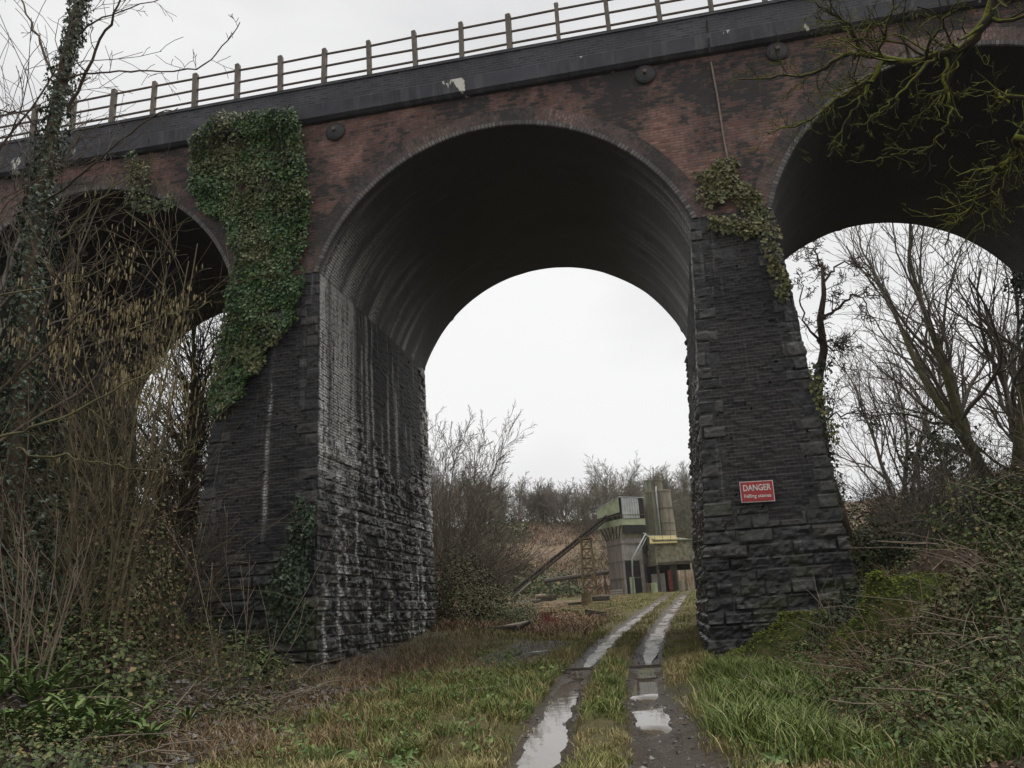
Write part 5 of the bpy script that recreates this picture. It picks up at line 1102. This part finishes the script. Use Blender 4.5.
b = MB(); prism(b, [(.9, 78.8), (5.2, 79.4), (5.2, 83), (.9, 83)], g0, 7.6); b.build('wall', M['clad_grey'], t, world=True)
b = MB(); prism(b, [(.7, 78.6), (5.4, 79.2), (5.4, 83.2), (.7, 83.2)], 7.602, 7.75); b.build('roof', M['mossy_render'], t, world=True)

# small pipework, ladders and rails that the plant carries
t = bpy.data.objects['silo']; b = MB()
for k in range(22): b.box((-.62, -.80, 5.0 + k * .19), (.34, .03, .03))
for sx in (-.8, -.44): b.tube([(sx, -.82, 4.8), (sx, -.82, 9.4)], .025, 4)
b.build('ladder', M['rust'], t)
b = MB(); b.tube([(.0, -.95, 4.9), (.0, -.9, 9.2), (.05, -.4, 9.7)], .07, 6); b.build('vent_pipe', M['clad_grey'], t, True)
t = bpy.data.objects['hopper_tower']
for z in (4.4, 5.9, 7.4): b = MB(); b.tube([(D[0] - .02, D[1] - .1, z), (A[0] - .06, A[1] - .08, z), (B[0] + .02, B[1] - .1, z)], .05, 4); b.build('girt', M['silo_brown'], t, world=True)
b = MB(); pr = [np.array([D2[0], D2[1] - .1, 9.9]), np.array([A2[0] - .05, A2[1] - .12, 9.9]), np.array([B2[0] + .1, B2[1] - .1, 9.9])]
b.tube(pr, .035, 4)
for f in np.linspace(0, 1, 7): q = pr[0] + (pr[1] - pr[0]) * f; b.tube([q - [0, 0, .42], q], .025, 4)
b.build('guard_rail', M['rust'], t, world=True)
t = bpy.data.objects['plant_house']
b = MB(); b.tube([(-1.3, 74.02, 8.3), (.5, 74.4, 8.2), (2.2, 74.75, 8.1)], .03, 4)
for f in np.linspace(0, 1, 6): b.tube([(-1.3 + 3.5 * f, 74.02 + .73 * f, 7.4), (-1.3 + 3.5 * f, 74.02 + .73 * f, 8.3 - .2 * f)], .025, 4)
b.build('roof_rail', M['rust'], t, world=True)
b = MB(); b.tube([(1.6, 74.7, 5.3), (1.6, 74.6, 4.3), (1.0, 74.5, 3.9), (1.0, 74.5, 3.0)], .08, 6); b.build('chute_pipe', M['silo_brown'], t, True, True)
for i, (x, y) in enumerate(((-2.2, 73.4), (-1.75, 73.2), (.55, 73.6))):
    o = MB(); o.lathe((0, 0, 0), [(.27, 0), (.28, .03), (.27, .28), (.285, .30), (.27, .32), (.27, .58), (.285, .6), (.27, .62), (.28, .86), (.24, .87)], 16); o = o.build('oil_drum', M[('rust', 'clad_green', 'silo_brown')[i]]); o.location = (x, y, gz(x, y))
    tag(o, ('rusty oil drum by the plant, nearest the green door', 'green oil drum beside the rusty one by the plant', 'brown oil drum standing before the cream container')[i], 'drum', 'oil drums at the quarry plant')
x, y = -5.0, 72.9; t = thing('pallet_stack', 'low stack of timber pallets at the foot of the corrugated tower', 'pallet', (x, y, gz(x, y)))
for k in range(3):
    b = MB(); [b.box((x, y + dy, gz(x, y) + .06 + k * .2), (1.0, .1, .09)) for dy in (-.45, 0, .45)]; [b.box((x + dx, y, gz(x, y) + .125 + k * .2), (.12, 1.0, .025)) for dx in (-.44, -.22, 0, .22, .44)]; b.build('pallet', M['wood_pale'], t, world=True)
# conveyor climbing to the tower
t = thing('conveyor', 'long sloping conveyor climbing from the ground to the hopper tower', 'conveyor', tuple(Q(68, 640, 73)))
p0 = Q(62, 648, 74.5); p1 = Q(515, 285, 74.8); dd = (p1 - p0) / np.linalg.norm(p1 - p0)
b = MB()
for oy in (-.35, .35):
    for oz in (0, .38): b.tube([p0 + [0, oy, oz], p1 + [0, oy, oz]], .065, 4)
    for k in range(24): f = k / 24; q = p0 + (p1 - p0) * f; b.tube([q + [0, oy, 0], q + (p1 - p0) / 24 * 1 + [0, oy, .38]], .035, 3)
b.build('frame', M['wood_dark'], t, world=True)
n2 = np.array([-dd[2], 0, dd[0]]); b = MB(); vs = [p0 + [0, -.33, 0] + n2 * .30, p0 + [0, .33, 0] + n2 * .30, p1 + [0, .33, 0] + n2 * .30, p1 + [0, -.33, 0] + n2 * .30]; vs += [v - n2 * .12 for v in vs]
b.add(vs, [(0, 1, 2, 3), (7, 6, 5, 4), (0, 3, 7, 4), (1, 5, 6, 2), (0, 4, 5, 1), (2, 6, 7, 3)]); b.build('belt', M['dark_void'], t, world=True)
b = MB(); q = Q(110, 625, 74.4); b.box((q[0], 74.3, q[2] + .1), (2.0, .5, .12), ry=-.62); b.build('tail_guard', M['wood_pale'], t, world=True)
t = thing('lattice_tower', 'rusty lattice steel tower under the sloping conveyor', 'tower', (-7.45, 74.6, gz(-7.45, 74.6)))
zb = gz(-7.45, 74.6) - .1; zt = Q(440, 378, 74.6)[2]
for sx, sy in ((-1, -1), (1, -1), (1, 1), (-1, 1)):
    b = MB(); b.tube([(-7.45 + sx * .62, 74.6 + sy * .6, zb), (-7.45 + sx * .42, 74.6 + sy * .42, zt)], .075, 4); b.build('leg', M['rust'], t, world=True)
b = MB(); NL = 6
for k in range(NL):
    za, zc_ = zb + (zt - zb) * k / NL, zb + (zt - zb) * (k + 1) / NL; wa, wc = .62 - .2 * k / NL, .62 - .2 * (k + 1) / NL
    for s in (-1, 1):
        b.tube([(-7.45 - wa, 74.6 + s * wa, za), (-7.45 + wc, 74.6 + s * wc, zc_)], .04, 3); b.tube([(-7.45 + wa, 74.6 + s * wa, za), (-7.45 - wc, 74.6 + s * wc, zc_)], .04, 3)
        b.tube([(-7.45 + s * wa, 74.6 - wa, za), (-7.45 + s * wc, 74.6 + wc, zc_)], .04, 3); b.tube([(-7.45 - wc, 74.6 + s * wc, zc_), (-7.45 + wc, 74.6 + s * wc, zc_)], .045, 3)
b.build('bracing', M['rust'], t, world=True)
b = MB(); b.box((-7.45, 74.6, zt + .05), (1.15, 1.1, .12)); b.build('platform', M['rust'], t, world=True)
t = thing('pipe_run', 'low dark pipe crossing the foot of the quarry slope', 'pipe', tuple(Q(215, 585, 84)))
b = MB(); b.tube([Q(212, 582, 84), Q(390, 556, 84), Q(532, 536, 84)], .22, 8); b.build('pipe', M['wood_dark'], t, world=True)
for cx, cy in ((240, 579), (330, 565), (500, 541)):
    q = Q(cx, cy, 84); b = MB(); b.box((q[0], 84, (q[2] + gz(q[0], 84)) / 2 - .1), (.16, .2, q[2] - gz(q[0], 84))); b.build('support', M['wood_dark'], t, world=True)
q = Q(233, 440, 104); t = thing('marker_post', 'thin pale tee-shaped post on the quarry slope', 'post', tuple(q)); gg = gz(q[0], 104); q2 = Q(233, 400, 104)
b = MB(); b.tube([(q[0], 104, gg - .1), (q[0], 104, max(q2[2], gg + 1.2))], .06, 5); b.build('post', M['wood_pale'], t, world=True); b = MB(); b.box((q[0], 104, max(q2[2], gg + 1.2)), (2.2, .08, .08)); b.build('crossbar', M['wood_pale'], t, world=True)

# debris lying about
def lying(name, label, cat, px, py, Y, dims, rz, mat, group=None, dz=0, ry=0, seed=0):
    x = at(px, py, Y)[0]; z = gz(x, Y); rg = random.Random(seed + int(px)); b = MB(); b.box((0, 0, dims[2] / 2 + dz), dims, rz=rz, ry=ry)
    me = b.mesh(name); bm = bmesh.new(); bm.from_mesh(me); bmesh.ops.subdivide_edges(bm, edges=bm.edges, cuts=3, use_grid_fill=True)
    for v in bm.verts: v.co += Vector((rg.uniform(-1, 1), rg.uniform(-1, 1), rg.uniform(-1, 1))) * min(dims) * .07
    bm.to_mesh(me); bm.free(); o = link(name, me, M[mat]); o.location = (x, Y, z); return tag(o, label, cat, group)
for i, (px, py, rz, dz) in enumerate(((540, 594, .1, 0), (548, 594, -.1, 0), (544, 592, .05, .2), (550, 592, .0, .2))): lying('timber_baulk', 'dark timber baulk in the heap at the foot of the conveyor', 'timber', px, py, 66 + .5 * (i % 2), (1.3, .25, .2), rz, 'wood_dark', 'timber baulks by the conveyor foot', dz)
for i, (px, rz) in enumerate(((519, .1), (526, -.15), (531, .2))): lying('plank', 'pale plank lying beside the tail of the conveyor', 'plank', px, 593, 67 + i * .4, (2.6, .2, .08), rz, 'wood_pale', 'pale planks by the conveyor', .1 * i)
lying('crate', 'small pale brown crate at the foot of the slope left of the lattice tower', 'crate', 540, 583, 78, (1.0, .6, .55), .1, 'cream', dz=.1)
x = at(587, 603, 52)[0]; t = thing('concrete_drum', 'upright grey drum standing in the grass with a beam behind it', 'drum', (x, 52, gz(x, 52)))
b = MB(); b.lathe((0, 0, -.05), [(.34, 0), (.35, .05), (.34, .40), (.36, .42), (.34, .45), (.33, .82), (.36, .84), (.36, .88), (.30, .88), (.29, .80)], 18); b.build('drum_body', M['rust'], t)
lying('beam', 'dark beam lying left of the upright drum', 'beam', 576, 603, 52.6, (1.0, .2, .16), .05, 'wood_dark', dz=.15)
lying('beam', 'thick dark beam lying right of the upright drum', 'beam', 601, 602, 52.6, (1.15, .28, .26), -.03, 'wood_dark', dz=.2)
lying('beam', 'thin board resting on the thick beam right of the drum', 'beam', 602, 600, 52.7, (1.1, .3, .07), .06, 'wood_pale', dz=.47)
lying('broken_trough', 'dark broken trough tipped over in the verge grass', 'trough', 596, 619, 36, (.85, .5, .30), .3, 'wood_dark', ry=.2)
for i, (px, py, Y, rz, L, mm, lb) in enumerate(((496, 641, 25.2, .35, 1.3, 'wood_dark', 'dark log lying lowest by the gravel patch'), (508, 638, 25.8, .15, 1.5, 'wood_pale', 'pale broken log on top of the dark logs by the gravel'), (518, 640, 25.4, -.2, .9, 'wood_dark', 'short dark log end nearest the track by the gravel'))):
    x = at(px, py, Y)[0]; b = MB(); b.tube([(-L / 2, 0, .07), (-.1 * L, .03, .10), (L / 2, 0, .13 + .1 * i)], [.075, .07, .05], 8); o = b.build('log', M[mm], None, True); o.location = (x, Y, gz(x, Y) + .02); o.rotation_euler = (0, 0, rz); tag(o, lb, 'log', 'logs by the gravel')
lying('slab', 'pale wet slab lying along the edge of the gravel patch', 'slab', 497, 688, 14.1, (.95, .22, .07), .95, 'slab', dz=-.01)
lying('slab', 'small pale slab between the gravel and the left rut', 'slab', 540, 657, 19.6, (.7, .20, .06), .9, 'slab', dz=.0)
lying('board', 'dark board laid across the left rut', 'board', 584, 667, 16.2, (.85, .13, .05), .03, 'wood_dark', dz=.11)
lying('board', 'dark board laid across the right rut', 'board', 643, 667, 15.9, (.62, .13, .05), .06, 'wood_dark', dz=.11)

# ------------------------------------------------------------------ haze
b = MB(); b.box((0, 60, 35), (1000, 760, 130)); hz = b.build('haze', None); tag(hz, kind='stuff')
hm = bpy.data.materials.new('haze_air'); hm.use_nodes = True; ht = hm.node_tree; ht.nodes.clear()
ho = ht.nodes.new('ShaderNodeOutputMaterial'); hv = ht.nodes.new('ShaderNodeVolumePrincipled'); hv.inputs['Density'].default_value = 0.00032; hv.inputs['Color'].default_value = (.93, .94, .96, 1); hv.inputs['Anisotropy'].default_value = .2
ht.links.new(hv.outputs[0], ho.inputs['Volume']); hz.data.materials.append(hm)
# ------------------------------------------------------------------ light
w = bpy.data.worlds.new('World'); scene.world = w; w.use_nodes = True
t = w.node_tree; t.nodes.clear()
wo = t.nodes.new('ShaderNodeOutputWorld'); bg = t.nodes.new('ShaderNodeBackground'); t.links.new(bg.outputs[0], wo.inputs[0])
sky = t.nodes.new('ShaderNodeTexSky'); sky.sky_type = 'NISHITA'; sky.sun_disc = False
SUN_EL, SUN_AZ = R(66), R(75)
sky.sun_elevation = SUN_EL; sky.sun_rotation = SUN_AZ; sky.dust_density = 4; sky.air_density = 1
hs = t.nodes.new('ShaderNodeHueSaturation'); hs.inputs['Saturation'].default_value = 0.06; t.links.new(sky.outputs[0], hs.inputs['Color'])
tc = t.nodes.new('ShaderNodeTexCoord'); mp = t.nodes.new('ShaderNodeMapping'); mp.inputs['Scale'].default_value = (1, 1, 2.2); t.links.new(tc.outputs['Generated'], mp.inputs[0])
nz = t.nodes.new('ShaderNodeTexNoise'); nz.inputs['Scale'].default_value = 1.7; nz.inputs['Detail'].default_value = 6; nz.inputs['Roughness'].default_value = .5; t.links.new(mp.outputs[0], nz.inputs['Vector'])
rp = t.nodes.new('ShaderNodeValToRGB'); rp.color_ramp.elements[0].position = .36; rp.color_ramp.elements[0].color = (7.0, 7.05, 7.2, 1); rp.color_ramp.elements[1].position = .66; rp.color_ramp.elements[1].color = (10.4, 10.4, 10.4, 1); t.links.new(nz.outputs['Fac'], rp.inputs[0])
mx = t.nodes.new('ShaderNodeMix'); mx.data_type = 'RGBA'; mx.inputs[0].default_value = .85; t.links.new(hs.outputs[0], mx.inputs[6]); t.links.new(rp.outputs[0], mx.inputs[7]); t.links.new(mx.outputs[2], bg.inputs[0])
bg.inputs[1].default_value = 0.060
sd = bpy.data.lights.new('sun', 'SUN'); sd.energy = 1.5; sd.angle = R(60); sd.color = (1, .97, .93)
so = bpy.data.objects.new('sun', sd); COL.objects.link(so)
dv = Vector((math.sin(SUN_AZ) * math.cos(SUN_EL), math.cos(SUN_AZ) * math.cos(SUN_EL), math.sin(SUN_EL)))
so.rotation_euler = dv.to_track_quat('Z', 'Y').to_euler(); so.location = (0, 0, 40)
scene.view_settings.view_transform = 'Standard'; scene.view_settings.look = 'None'; scene.view_settings.exposure = 0.78; scene.view_settings.gamma = 1
scene.render.engine = 'CYCLES'
scene.cycles.use_denoising = True
scene.cycles.max_bounces = 5; scene.cycles.diffuse_bounces = 3; scene.cycles.glossy_bounces = 2; scene.cycles.transmission_bounces = 2; scene.cycles.transparent_max_bounces = 4
